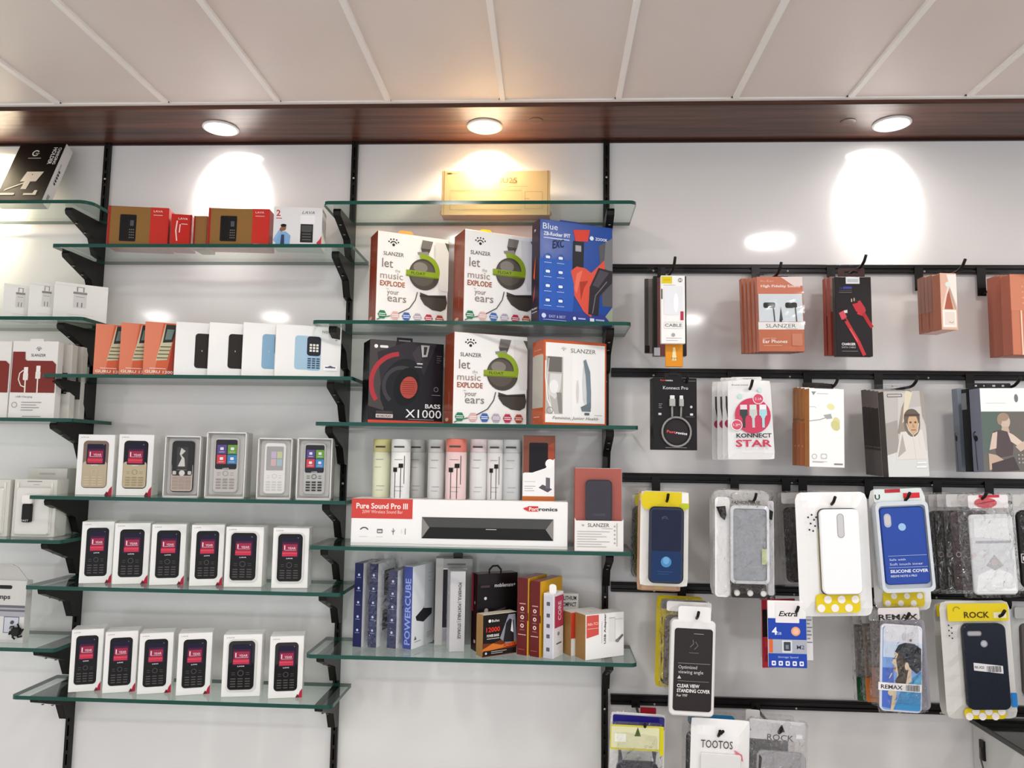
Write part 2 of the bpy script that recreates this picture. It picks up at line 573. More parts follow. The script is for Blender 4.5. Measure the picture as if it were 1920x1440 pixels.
for key, (y0, y1, xl, xr, rad, words_) in spec.items():
    xl2 = max(xl, 20)
    Za = z_at(y0 + (y1 - y0) * (xl2 - xl) / (xr - xl), at(xl2, y0, YF).x, YF)
    Zb = z_at(y1, at(xr, y1, YF).x, YF)
    Zm = (Za + Zb) / 2
    XL, XR = x_at(xl, YF, Zm), x_at(xr, YF, Zm)
    if key[0] == 'a':
        XL = PX[0] - 0.66
    SH[key] = Zm + TH / 2
    b = MB()
    n = 6
    front = []
    for cxx, s, a0 in ((XL + rad, -1, 180), (XR - rad, 1, 270)):
        for k in range(n + 1):
            a = math.radians(a0 + 90 * k / n)
            front.append((cxx + rad * math.cos(a), YF + rad + rad * math.sin(a)))
    poly = front + [(XR, YB), (XL, YB)]
    N = len(poly)
    vs = [(x, y, -TH / 2) for x, y in poly] + [(x, y, TH / 2) for x, y in poly]
    b.add(vs, [list(range(N))[::-1], list(range(N, 2 * N))], GLASS)
    b.add(vs, [(i, (i + 1) % N, N + (i + 1) % N, N + i) for i in range(N)], EDGE)
    o = b.obj('glass_shelf'); o.location = (0, 0, Zm)
    tag(o, words_, 'shelf', 'green edged glass shelves')
    for j, pi in enumerate(bays[key[0]]):
        if pi is None:
            continue
        X = PX[pi]
        zt = Zm - TH / 2 - 0.0005
        q = MB()
        prof = [(-0.012, 0), (-0.140, 0), (-0.143, -0.006), (-0.140, -0.014), (-0.052, -0.046), (-0.034, -0.082), (-0.012, -0.086)]
        for s in (-1, 1):
            q.prism(prof, 'x', X + s * 0.0075 - .001, X + s * 0.0075 + .001, BLACK)
        for k in range(1, 6):
            (ya, za), (yb, zb) = prof[k], prof[(k + 1)]
            q.add([(X - .0075, ya, za), (X + .0075, ya, za), (X + .0075, yb, zb), (X - .0075, yb, zb)], [(0, 1, 2, 3)], BLACK)
        q.box(X - .0075, X + .0075, -0.142, -0.012, -0.0015, 0, BLACK)
        ob = q.obj('shelf_bracket'); ob.location = (0, 0, zt)
        side = {'a': 'at outer upright', 'b': ('at outer upright', 'at middle upright'), 'c': ('at middle upright', 'at rail upright')}[key[0]]
        side = side if isinstance(side, str) else side[j]
        tag(ob, 'black bracket ' + side + ' ' + words_.replace('topmost ', '').replace('lowest ', '').replace('glass shelf under', 'below shelf with'), 'bracket', 'black shelf brackets')
        for yy, zz, ax in ((-0.11, -0.027, .33), (-0.075, -0.0395, .33)):
            c = MB().lathe([(0.003, 0), (0.0025, -0.0012), (0.001, -0.0016)], (0, 0, 0), M('#8f8a82', 0.3, 0.6), 10).obj('screw_head', ob)
            c.location = (X, yy, zz)
        c = MB().lathe([(0.0034, 0), (0.0028, 0.0014), (0.001, 0.002)], (0, 0, 0), M('#b9b4ab', 0.3, 0.6), 10).obj('locking_screw', ob)
        c.location = (X, -0.0335, -0.070); c.rotation_euler = (math.radians(80), 0, 0)

# ------------------------------------------------------------------ slat rails
RZ = []
XR0, XR1 = x_at(1147, -0.012, 1.9), 2.3
for i, (px, py) in enumerate(((1535, 503.7), (1535, 701.5), (1535, 901), (1535, 1109.5), (1535, 1323.5))):
    Z = z_at(py, at(px, py, -0.012).x, -0.012); RZ.append(Z)
    b = MB()
    b.prism([(-0.0005, -.0105), (-0.013, -.0105), (-0.014, -.009), (-0.014, -.004), (-0.009, -.003), (-0.009, .0005), (-0.0135, .001), (-0.0135, .0055), (-0.011, .0065), (-0.011, .0085), (-0.009, .0105), (-0.0005, .0105)], 'x', XR0, XR1, RAIL)
    o = b.obj('display_rail'); o.location = (0, 0, Z)
    tag(o, 'black metal hook rail, ' + ('topmost on the wall above the earphone packs', 'second from the top above the cable packs', 'third from the top above the phone case bags', 'fourth from the top above the memory card pack', 'lowest on the wall above the counter')[i], 'rail', 'black rails for hooks')
    for k in range(5):
        c = MB().lathe([(0.0025, 0), (0.002, 0.0012), (0.001, 0.0016)], (0, 0, 0), M('#a8a39b', 0.3, 0.5), 10).obj('screw_head', o)
        c.location = (0.72 + 0.31 * k, -0.0141, -0.0065); c.rotation_euler = (math.pi / 2, 0, 0)

# ------------------------------------------------------------------ counter
CZ = z_at(1344, at(1816, 1344, -0.002).x, -0.002)
CX = at(1817, 1346, -0.002).x
CW = M('#d2d0cc', 0.3)
cn = MB().cbox(CX + 0.006, CX + 0.62, -1.15, -0.002, 0.0, CZ - 0.012, CW, c=0.002).obj('shop_counter')
tag(cn, 'white panelled shop counter with a dark glass top beside the wall', 'counter')
MB().cbox(CX, CX + 0.63, -1.16, -0.002, CZ - 0.012, CZ, M('#1d211b', 0.04, 0, 0, 0.6), c=0.0015).obj('glass_top', cn)
for (ya, yb, za, zb) in ((-0.55, -0.115, 0.12, CZ - 0.085), (-1.07, -0.63, 0.12, CZ - 0.085)):
    f = MB(); x0, x1 = CX + 0.0015, CX + 0.006
    f.box(x0, x1, ya, ya + .012, za, zb, CW); f.box(x0, x1, yb - .012, yb, za, zb, CW)
    f.box(x0, x1, ya + .012, yb - .012, za, za + .012, CW); f.box(x0, x1, ya + .012, yb - .012, zb - .012, zb, CW)
    f.obj('panel_moulding', cn)
    MB().box(CX + 0.0045, CX + 0.006, ya + 0.02, yb - 0.02, za + 0.02, zb - 0.02, M('#c6c4c0', 0.3)).obj('inset_panel', cn)
lk = MB().box(CX + 0.001, CX + 0.006, -0.052, -0.036, CZ - 0.075, CZ - 0.035, M('#1a1714', 0.4)).obj('door_catch', cn)
MB().tube([(CX - 0.001, -0.044, CZ - 0.05), (CX - 0.004, -0.05, CZ - 0.07), (CX - 0.002, -0.056, CZ - 0.09)], 0.0018, M('#555049', 0.4)).obj('catch_lever', lk)
# ================================================================== goods on the shelves
WB = '#f1efec'   # white carton board


def carton(name, label, cat, key, xl, xr, yt, Yl, Yr=None, D=0.05, group=None, col=WB, faces=None, W=None, yaw=None, lean=0.0, Z0=None, rough=0.38):
    """a box standing on shelf `key`; xl/xr: where its front bottom corners show, yt: top edge, Yl/Yr: distance in front of the wall"""
    Z = SH[key] if Z0 is None else Z0
    a = Vector((x_at(xl, Yl, Z), Yl))
    if W is None:
        Yr = Yl if Yr is None else Yr
        b = Vector((x_at(xr, Yr, Z), Yr))
        W = (b - a).length; yaw = math.atan2(b.y - a.y, b.x - a.x)
    else:
        yaw = math.radians(yaw)
        b = a + Vector((math.cos(yaw), math.sin(yaw))) * W
    c = (a + b) / 2
    H = z_at(yt, c.x, c.y) - Z
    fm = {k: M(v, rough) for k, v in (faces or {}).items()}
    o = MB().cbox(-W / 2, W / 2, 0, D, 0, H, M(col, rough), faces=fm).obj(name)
    o.location = (c.x, c.y, Z + 0.0002); o.rotation_euler = (lean, 0, yaw)
    tag(o, label, cat, group)
    o['_'] = 0; del o['_']
    return o, W, H, D


def eye_logo(a, u, v, s, c='#3a322d'):
    k = a.fw / a.fh
    a.ring(u, v, s * .30, s * .42, c, 20, 160, 10); a.c(u, v - s * .02 * k, s * .16, c, 10)
    for d, an in ((.62, 90), (.66, 60), (.66, 120), (.62, 30), (.62, 150)):
        a.c(u + d * s * math.cos(math.radians(an)), v + d * s * k * math.sin(math.radians(an)), s * .095, c, 8)


# ------------------------------------------------------------------ outer bay
o, W, H, D = carton('charger_holder_box', 'black box with white printed holder, leaning back under the soffit', 'box', 'a0', -12, 77, 262, -0.128, -0.128, D=0.028, col='#17120f', lean=math.radians(-24), faces={'right': '#e9e6e2', 'top': '#d8d5d0'})
o.scale = (1, 1, 1.16); o.location.z += 0.0114
a = Art(W, H); a.r(0, 0, 1, 1, '#17120f')
a.ring(.42, .83, .05, .075, '#e8e2d8', 30, 330); a.r(.42, .82, .5, .83, '#e8e2d8'); a.r(.3, .735, .58, .745, '#d0c8bc')
a.t('CHARGING', .88, .93, .045, '#efeae2', wd=.42, rot=-90, b=1); a.t('HOLDER', .77, .93, .06, '#efeae2', wd=.42, rot=-90, b=1)
a.p([(.42, .5), (.78, .5), (.70, .33), (.58, .33), (.56, .2), (.44, .2), (.46, .33), (.36, .33)], '#d9cfc0'); a.c(.56, .45, .012, '#3a2d22')
a.p([(.1, .17), (.5, .31), (.52, .34), (.12, .2)], '#e2d7c4'); a.p([(.55, .1), (.82, .1), (.82, .18), (.76, .18), (.74, .13), (.55, .13)], '#e2d7c4')
a.rr(-.0 + .02, .1, .36, .135, .02, '#e2d7c4'); a.obj(o)
a = Art(W, H, D, 'right'); a.r(0, 0, 1, 1, '#e9e6e2'); a.t('CHARGING HOLDER', .45, .35, .25 * .1, '#4a4642', wd=None, rot=90); a.r(.3, .08, .6, .16, '#a8a49e')
for k in range(5):
    a.c(.5, .36 + .05 * k, .12, '#3a3632', 8)
a.obj(o, 'side_print')


def plug_print(o, W, H, D):
    a = Art(W, H); g = '#9a9590'
    a.r(.40, .85, .425, .98, g); a.r(.52, .85, .545, .98, g); a.r(.40, .965, .545, .98, g)
    a.r(.34, .78, .60, .84, '#8d8883'); a.r(.36, .62, .58, .635, '#6d6863'); a.rr(.35, .40, .59, .77, .02, '#d9d6d2'); a.r(.39, .7, .55, .71, '#6d6863')
    a.r(.42, .42, .44, .55, '#77726d'); a.r(.5, .42, .52, .55, '#77726d'); a.lines(.25, .75, .1, .2, 3, '#c2beb9')
    a.obj(o)


for k, (xl, xr, lab) in enumerate(((3, 70, 'white charger box at the hidden end, third behind the big one'), (51, 120, 'white charger box in the middle, half covered by the front one'), (99, 199, 'frontmost white charger box with a full grey plug drawing'))):
    q = carton('charger_box', lab, 'box', 'a1', xl, xr, (539, 536, 538)[k], -0.125, (-0.085, -0.085, -0.06)[k], D=(0.03, .03, .03)[k], group='white charger boxes', col='#efede9')
    plug_print(*q)
    MB().box(-q[1] / 2, q[1] / 2, .003, .0034, q[2] - .001, q[2] + .006, M('#efede9')).obj('lid_flap', q[0])

# red and white cable boxes
RED = '#7c2a22'


def cable_print(o, W, H, D):
    a = Art(W, H)
    eye_logo(a, .58, .885, .10); a.t('SLANZER', .42, .80, .035, '#4a423d', wd=.32)
    a.p([(.02, .33), (.98, .33), (.98, .70), (.90, .745), (.34, .745), (.30, .76), (.29, .86), (.02, .86)], RED)
    for u, v0, v1 in ((.33, .44, .66), (.60, .36, .68)):
        a.rr(u - .045, v1 - .08, u + .045, v1, .01, '#efe9e2'); a.rr(u - .055, v1 - .17, u + .055, v1 - .075, .02, '#e6e0d8'); a.l([(u, v1 - .17), (u + .005, .33)], .028, '#ece6de')
    a.l([(.28, .62), (.20, .58), (.18, .5), (.24, .42), (.33, .4)], .022, '#ece6de')
    a.t('USB Charging', .15, .265, .022, '#7a7570', wd=.36); a.ring(.13, .17, .05, .06, '#8a8580'); a.lines(.28, .72, .1, .2, 4, '#8d8883', .008); a.r(.32, .02, .72, .027, '#8a8580')
    a.obj(o)


for k, (xl, xr, yt, Y, lab) in enumerate(((-75, 12, 640, -.145, 'red and white cable box cut by the edge of view'), (14, 100, 640, -.145, 'red and white cable box showing a whole window with two white cables'))):
    o, W, H, D = carton('cable_box', lab, 'box', 'a2', xl, xr, yt, Y, Y + .004, D=.022, group='red and white cable boxes', col='#e8e4df')
    cable_print(o, W, H, D)
    MB().slab(0, H + .003, W * .3, .006, .002, .004, .006, M('#e8e4df')).obj('hang_tab', o)
for k, (xl, xr, yt, Y, lab) in enumerate(((40, 127, 646, -.108, 'white edged cable box directly behind the red and white one'), (62, 147, 650, -.07, 'hindmost white edged cable box near the bracket'))):
    o, W, H, D = carton('cable_box', lab, 'box', 'a2', xl, xr, yt, Y, Y + .004, D=.022, group='red and white cable boxes', col='#ded9d2')
    a = Art(W, H); a.r(.82, .34, .93, .62, '#241c19'); a.p([(.02, .33), (.82, .33), (.82, .72), (.02, .72)], RED); a.obj(o)
    MB().slab(W * .3, H + .003, W * .2, .006, .002, .004, .006, M('#ded9d2')).obj('hang_tab', o)

# clear charger packs
def charger_pack(lab, xl, xr, yt, Y):
    o, W, H, D = carton('charger_pack', lab, 'pack', 'a3', xl, xr, yt, Y, Y + .003, D=.045, group='clear charger packs', col='#d7d4cd')
    f = MB().slab(0, H * .45, W * .80, H * .82, .006, -.007, .0, M('#dedbd4', .15, 0, .5), 5, .002).obj('blister', o)
    p = MB().slab(-W * .08, H * .66, W * .24, H * .16, .004, -.018, -.007, M('#efece6', .2), 5, .002).obj('white_plug', o)
    p = MB().slab(-W * .08, H * .42, W * .22, H * .32, .004, -.016, -.007, BLACK, 5, .002).obj('black_adapter', o)
    a = Art(W, H, off=.0176); a.t('FAST', .34, .28, .03, '#d8d4cc', wd=.16); a.obj(o, 'lettering')
    a = Art(W, H); a.r(.3, .955, .65, .97, '#8a857f'); a.r(.45, .905, .6, .912, '#8a857f'); a.obj(o)
    for s in (-1, 1):
        MB().slab(s * W * .40, H * .5, .004, H * .9, .0018, -.003, .044, M('#e4e1da', .2), 3).obj('side_rib', o)
    return o


charger_pack('clear fronted charger pack with a black adapter, standing by the bracket', 20, 100, 899, -.120)
charger_pack('clear fronted charger pack cut off by the edge of view', -72, 12, 899, -.125)
o, W, H, D = carton('charger_pack', 'pale box standing behind the clear charger packs', 'pack', 'a3', 44, 118, 878, -.060, D=.04, col='#cfccc5')
Art(W, H).r(.3, .9, .7, .93, '#b5b1aa').obj(o)
# grey hanging bag
o, W, H, D = carton('accessory_bag', 'grey header bag with a peaked top and a coiled black plug inside', 'bag', 'a4', -38, 42, 1088, -.130, -.134, D=.02, col='#cfcdc8')
MB().prism([(-W / 2, 0), (W / 2, 0), (W * .24, .028), (W * .1, .034), (-W * .3, .034)], 'y', .004, .006, M('#bdbab5', .5)).obj('header_tab', o).location = (0, 0, H)
a = Art(W, H); a.rr(.35, .86, .67, .92, .05, '#1a1816'); a.r(0, .42, 1, .60, '#a9a8ae'); a.t('Amps', .22, .70, .075, '#33302d', wd=.42, b=1)
a.r(0, .56, 1, .60, '#6b6870'); a.r(0, .50, 1, .53, '#6b6870'); a.r(0, .05, 1, .42, '#d8d6d2')
for u in (.02, .53):
    a.r(u, .16, u + .36, .42, '#4c5068'); a.r(u + .015, .17, u + .345, .41, '#c8cad2'); a.e(u + .2, .33, .05, .03, '#4c4a4c', rot=30); a.r(u + .14, .22, u + .2, .25, '#77757a')
a.obj(o)
pl = MB()
pl.slab(W * .38, .026, .02, .018, .006, -.012, -.001, BLACK, 5, .002)
for k in range(6):
    an = k * 1.05; pl.tube([(W * .38, -.006, .026), (W * .38 + .013 * math.cos(an), -.008, .026 + .013 * math.sin(an)), (W * .38 + .017 * math.cos(an + .4), -.006, .026 + .016 * math.sin(an + .4))], .0022, BLACK, 6)
pl.obj('coiled_plug', o)

# ------------------------------------------------------------------ phone bay, top shelf
def brown_phone(lab, xl, xr, yt, Yl, Yr, split):
    o, W, H, D = carton('phone_box', lab, 'box', 'b0', xl, xr, yt, Yl, Yr, D=.05, group='red and brown phone boxes', col='#b3261f', faces={'front': '#8c6636', 'top': '#8a3a2a'}, rough=.2)
    a = Art(W, H)
    a.r(split, 0, 1, 1, '#c43026'); a.r(0, 0, .04, 1, '#a3241c'); a.rr(.2, .14, .47, .8, .02, '#1c1613')
    a.rr(.22, .17, .335, .78, .03, '#0e0c0c'); a.rr(.345, .17, .46, .78, .03, '#0e0c0c'); a.r(.37, .52, .43, .66, '#4d5258')
    for r_ in range(4):
        for c_ in range(3):
            a.r(.362 + c_ * .031, .22 + r_ * .065, .38 + c_ * .031, .245 + r_ * .065, '#7d766e')
    a.t('LAVA', split + .05, .88, .05, '#f0d8d0', wd=(1 - split) * .5); a.r(split + .05, .8, split + .2, .815, '#e8c0b8'); a.r(.04, .03, .22, .06, '#c83226'); a.r(.55, .03, .72, .055, '#c83226'); a.rr(split + .03, .02, split + .22, .09, .01, '#ece6e2')
    a.obj(o); return o


brown_phone('red and brown phone box at the end by the outer bracket', 199, 313, 388, -.150, -.130, .70)
brown_phone('red and brown phone box between the tan end and the white box', 388, 503, 391, -.150, -.138, .72)
o, W, H, D = carton('phone_box', 'small red phone box with white scratches of print', 'box', 'b0', 318, 357, 402, -.142, -.132, D=.05, group='red and brown phone boxes', col='#c02a20', rough=.22)
a = Art(W, H); a.t('LAVA', .35, .84, .06, '#f2dcd6', wd=.45); a.l([(.3, .8), (.25, .5), (.32, .2)], .06, '#efd2cc'); a.l([(.45, .7), (.42, .45)], .05, '#efd2cc'); a.r(.5, .7, .8, .72, '#efd2cc'); a.r(.92, 0, 1, 1, '#8f1d17'); a.obj(o)
o, W, H, D = carton('phone_box', 'plain tan end of a phone box between two red ones', 'box', 'b0', 361, 386, 405, -.125, D=.05, group='red and brown phone boxes', col='#94693a', faces={'left': '#a3241c'}, rough=.3)
Art(W, H).r(0, 0, .12, 1, '#a3241c').r(.2, .05, .9, .055, '#5d3f1d').obj(o)
o, W, H, D = carton('phone_box', 'white phone box picturing a person in a blue shirt', 'box', 'b0', 511, 602, 389, -.150, -.138, D=.05, group='red and brown phone boxes', col='#dedcdc', rough=.22)
a = Art(W, H); a.r(0, 0, 1, 1, '#dedcdc'); a.t('2', .05, .77, .15, '#b8353a', b=1); a.r(.05, .7, .17, .72, '#b8353a'); a.t('LAVA', .58, .84, .07, '#5a5655', wd=.26, sh=.3); a.r(.55, .6, .85, .8, '#eae8e8')
a.r(.56, .12, .82, .58, '#1f1d1d')
for k in range(4):
    a.r(.6, .18 + k * .07, .78, .2 + k * .07, '#6a6766')
a.r(.58, .4, .8, .55, '#4a4848'); a.p([(.93, 0), (1, 0), (1, .3), (.96, .2), (.9, .12)], '#c2304a')
a.p([(.08, .0), (.34, .0), (.36, .28), (.26, .38), (.14, .36), (.05, .28), (.02, .2)], '#7fa8d0'); a.p([(.0, .16), (.05, .1), (.12, .3), (.18, .4), (.12, .42)], '#8db2d6'); a.p([(.15, .0), (.24, .0), (.23, .3), (.17, .3)], '#2f3e5c')
a.e(.21, .47, .055, .075, '#8a5f4a'); a.e(.21, .53, .06, .04, '#1d1613'); a.e(.165, .42, .03, .05, '#8a5f4a', rot=30); a.obj(o)

# ------------------------------------------------------------------ phone bay, orange and white boxes
for k, xl in enumerate((174, 222, 267)):
    lab = ('orange phone box at the bracket end of the shelf row', 'orange phone box in the middle of three', 'orange phone box beside the first white one, its picture fully visible')[k]
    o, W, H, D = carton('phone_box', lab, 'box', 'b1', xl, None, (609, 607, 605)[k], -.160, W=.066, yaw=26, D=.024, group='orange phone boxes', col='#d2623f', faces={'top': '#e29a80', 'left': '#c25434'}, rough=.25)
    a = Art(W, H); a.p([(0, 0), (.35, 0), (.55, 1), (0, 1)], '#dc8062'); a.p([(.72, 0), (1, 0), (1, 1), (.96, 1)], '#a33a26')
    a.p([(.38, .28), (.72, .30), (.99, .97), (.62, .97)], '#c9c2a2'); a.p([(.56, .62), (.86, .64), (1.0, .97), (.64, .97)], '#2a2b29'); a.p([(.62, .68), (.82, .69), (.9, .88), (.68, .88)], '#6d8078')
    for j in range(4):
        a.p([(.40 + j * .03, .32 + j * .07), (.74 + j * .025, .33 + j * .07), (.75 + j * .025, .35 + j * .07), (.41 + j * .03, .345 + j * .07)], '#6d6a4c')
    a.t('GURU 1200', .06, .045, .05, '#f6e6dc', wd=.86, b=1); a.r(.2, .125, .7, .14, '#f0cdbf'); a.obj(o)
for k, xl in enumerate((325, 388, 452, 514)):
    lab = ('white phone box picturing a black phone back, beside the orange boxes', 'white phone box picturing a black phone back, second of the white ones', 'white phone box picturing half of a light blue phone', 'white phone box with the whole blue keypad phone pictured')[k]
    o, W, H, D = carton('phone_box', lab, 'box', 'b1', xl, None, (607, 608, 608, 611)[k], -.160, W=.141, yaw=22, D=.026, group='white phone boxes', rough=.3)
    a = Art(W, H); body, face = (('#26211e', '#26211e'), ('#26211e', '#2a2522'), ('#86abc6', '#20242a'), ('#a3c2d6', '#20242a'))[k]
    a.rr(.29, .15, .56, .80, .05, body); a.r(.39, .46, .40, .49, '#c2c8cc')
    a.rr(.47, .14, .69, .80, .045, '#9dbfd8' if k > 1 else '#2b2623'); a.rr(.475, .42, .685, .795, .045, face)
    if k > 1:
        for r_ in range(3):
            for c_ in range(3):
                a.r(.515 + c_ * .05, .5 + r_ * .055, .55 + c_ * .05, .54 + r_ * .055, '#e8e4dc')
        for r_ in range(5):
            for c_ in range(3):
                a.r(.49 + c_ * .067, .18 + r_ * .043, .54 + c_ * .067, .205 + r_ * .043, '#3d4b5c')
    else:
        a.c(.66, .62, .02, '#4a4540')
    a.t('NOKIA', .70, .87, .05, '#8b8886', wd=.2); a.r(.74, .15, .95, .25, '#fbfaf9'); a.r(.76, .2, .92, .225, '#5a5670'); a.p([(.8, .225), (.84, .25), (.89, .225)], '#5a5670'); a.obj(o)


# ------------------------------------------------------------------ keypad phones (parts shared by all copies)
def keypad_phone(par, W, H, cx_, cz_, w, h, y0, body, lower, screen, keys, brand=True):
    """a bar phone with its face at y0"""
    o = MB().slab(cx_, cz_, w, h, w * .17, y0, y0 + .008, M(body, .22), 6, .0012).obj('phone_body', par)
    if lower != body:
        b = MB().slab(cx_, cz_ - h * .21, w * .96, h * .54, w * .12, y0 - .0004, y0, M(lower, .3, .3), 5); b.obj('keypad_plate', o)
    a = Art(w, h, off=-y0 + .0006)
    sx = screen
    if sx == 'red':
        a.rr(.16, .50, .90, .93, .04, '#1a1430'); a.rr(.2, .52, .84, .83, .02, '#4a1838'); a.r(.2, .53, .80, .635, '#c8324a'); a.r(.22, .65, .80, .785, '#9c2a4a')
        a.t('1', .28, .675, .085, '#f8f2f4', b=1); a.t('YEAR', .42, .68, .045, '#f2dce2', wd=.32); a.r(.28, .657, .76, .664, '#f0d0d8'); a.r(.2, .59, .80, .595, '#e88a98'); a.c(.82, .92, .022, '#8088a0', 8)
    elif sx == 'tiles':
        a.rr(.06, .42, .94, .96, .08, '#12101c')
        for u, v, c in ((.12, .70, '#5a4690'), (.55, .70, '#6da234'), (.12, .52, '#d8404a'), (.55, .52, '#3a86c0')):
            a.r(u, v, u + .38, v + .165, c); a.rr(u + .12, v + .07, u + .26, v + .12, .02, '#f0eef4'); a.r(u + .08, v + .03, u + .3, v + .04, '#d8d4e0')
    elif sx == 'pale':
        a.rr(.1, .46, .9, .93, .04, '#a9a7a6')  # screen and tile colours paled to paint glare
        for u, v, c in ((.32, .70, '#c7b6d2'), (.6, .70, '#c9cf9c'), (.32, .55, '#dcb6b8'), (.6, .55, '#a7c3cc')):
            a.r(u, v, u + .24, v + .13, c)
    elif sx == 'dancer':
        a.rr(.04, .32, .96, .97, .1, '#14110f'); a.r(.24, .46, .74, .88, '#3a3634'); a.p([(.3, .5), (.62, .5), (.58, .66), (.44, .72), (.62, .8), (.42, .86), (.36, .74), (.46, .66)], '#d8d4cf')
        a.r(.26, .43, .7, .435, '#c8c2ba'); a.c(.5, .37, .13, '#e0dcd6'); a.rr(.08, .34, .24, .41, .03, '#cfcac4'); a.rr(.76, .34, .92, .41, .03, '#cfcac4')
    if brand:
        a.t('LAVA', .5, .475 if sx == 'red' else .425, .022, '#f2f0f2', wd=.26, al='c', b=1, sh=.2)
    if sx == 'dancer':
        for r_ in range(4):
            for c_ in range(3):
                a.r(.08 + c_ * .29, .05 + r_ * .065, .34 + c_ * .29, .105 + r_ * .065, '#b09c90')
    else:
        a.ring(.5, .345, .09, .115, keys); a.rr(.16, .35, .3, .36, .01, keys); a.rr(.7, .35, .84, .36, .01, keys); a.rr(.16, .31, .3, .32, .01, keys); a.rr(.7, .31, .84, .32, .01, keys)
        kh = .022 if sx != 'tiles' else .03
        for r_ in range(4):
            for c_ in range(3):
                a.rr(.13 + c_ * .27, .065 + r_ * .052, .33 + c_ * .27, .065 + kh + r_ * .052, .02, keys)
    k_ = a.obj(o, 'screen_and_key_print'); k_.location = (cx_, 0, cz_ - h / 2)
    return o


def white_window_box(lab, key, xl, xr, yt, Yl, Yr, group, variant, body='#131112', lower='#131112', keys='#55504e', mark=True):
    o, W, H, D = carton('phone_window_box', lab, 'box', key, xl, xr, yt, Yl, Yr, D=.048, group=group, rough=.3)
    ph = (W * .69, H * .785)
    cz_ = H * .505
    if variant:   # die-cut window with a rim
        n = rrect(0, cz_, ph[0] * 1.1, ph[1] * 1.06, W * .13, 6); m_ = rrect(0, cz_, ph[0] * 1.02, ph[1] * 1.01, W * .12, 6)
        k = len(n); vs = [(x, -.0008, z) for x, z in n] + [(x, -.0022, z) for x, z in n] + [(x, -.0022, z) for x, z in m_] + [(x, -.0004, z) for x, z in m_]
        fs = [(i + j * k, (i + 1) % k + j * k, (i + 1) % k + (j + 1) * k, i + (j + 1) * k) for j in range(3) for i in range(k)]
        MB().add(vs, fs, M('#d9d7d3', .25)).obj('window_rim', o)
    keypad_phone(o, W, H, 0 if not variant else -W * .02, cz_, ph[0], ph[1], -.0016, body, lower, 'red', keys)
    a = Art(W, H); a.t('LAVA', .08, .945, .018, '#8f8a88', wd=.2, sh=.2); a.obj(o, 'lettering')
    if mark:
        a = Art(W, H); a.p([(.80, .0), (1, .0), (1, .15), (.93, .10), (.90, .05)], '#b5233f'); a.p([(.86, .06), (.93, .0), (.8, .0)], '#6d1a2c'); a.obj(o, 'corner_mark')
    return o


ORD = ('first', 'second', 'third', 'fourth', 'fifth', 'sixth')
up = [(147, 208, 978), (209, 276, 981), (279, 344, 983), (354, 416, 984), (419, 490, 988), (508, 576, 990)]
for k, (xl, xr, yt) in enumerate(up):
    white_window_box('white box with black keypad phone, %s from the outer upright, upper of two rows' % ORD[k], 'b3', xl, xr, yt, -.132, -.112 if k < 4 else -.122, 'black phones, upper row', k > 3, mark=k < 4)
lo_ = [(127, 188, 1180), (191, 253, 1184), (256, 320, 1187), (329, 393, 1187), (414, 487, 1190), (502, 566, 1193)]
for k, (xl, xr, yt) in enumerate(lo_):
    white_window_box('white box with black keypad phone, %s from the outer upright, lowest row' % ORD[k], 'b4', xl, xr, yt, -.140, -.118 if k < 4 else -.124, 'black phones, lowest row', k == 4, mark=k != 4, body='#131112' if k < 4 else '#2c2828')
white_window_box('white box with brown bodied gold keypad phone, by the end of the shelf', 'b2', 140, 209, 815, -.120, -.105, 'gold phones', False, body='#7d675a', lower='#b5a58c', keys='#d0bd98')  # body paler than the gold phone beside it
white_window_box('white box with gold keypad phone, beside the first clear box', 'b2', 217, 283, 815, -.120, -.106, 'gold phones', False, body='#17131a', lower='#b8a88a', keys='#a08f70')
clear = [(308, 375, 818, '#16120f', '#c6b5aa', 'dancer', '#b09c90', 'clear box with a black phone showing a white dancer'),
         (386, 460, 811, '#c9c5c0', '#c9c3bb', 'tiles', '#a39893', 'clear box with a big silver phone and four colour tiles'),
         (482, 546, 822, '#efece8', '#efece8', 'pale', '#d6d2cc', 'clear box with an all white phone, glare painted into its pale screen'),
         (556, 621, 822, '#c4c2be', '#c4c2be', 'tiles', '#2b2928', 'clear box with a silver phone with dark keys, by the bracket')]
for k, (xl, xr, yt, body, lower, scr, keys, lab) in enumerate(clear):
    o, W, H, D = carton('clear_phone_box', lab, 'box', 'b2', xl, xr, yt, -.130, -.118, D=.044, group='clear phone boxes', col='#bcb9b5', rough=.2)
    b = MB(); e = .0022
    for x0, x1, z0, z1 in ((-W / 2, -W / 2 + e, 0, H), (W / 2 - e, W / 2, 0, H), (-W / 2, W / 2, 0, e), (-W / 2, W / 2, H - e, H)):
        b.box(x0, x1, -.014, 0, z0, z1, M('#e2e0dc', .15))
    b.obj('tray_rim', o)
    MB().box(-W / 2 + e, W / 2 - e, -.0140, -.0136, e, H - e, HARDCLEAR).obj('clear_lid', o)
    MB().slab(0, H * .5, W * .88, H * .92, .006, -.002, 0, M('#d2cfcb', .3), 5, .001).obj('inner_tray', o)
    keypad_phone(o, W, H, 0, H * .5, W * .62, H * .84, -.011, body, lower, scr, keys, scr != 'dancer')

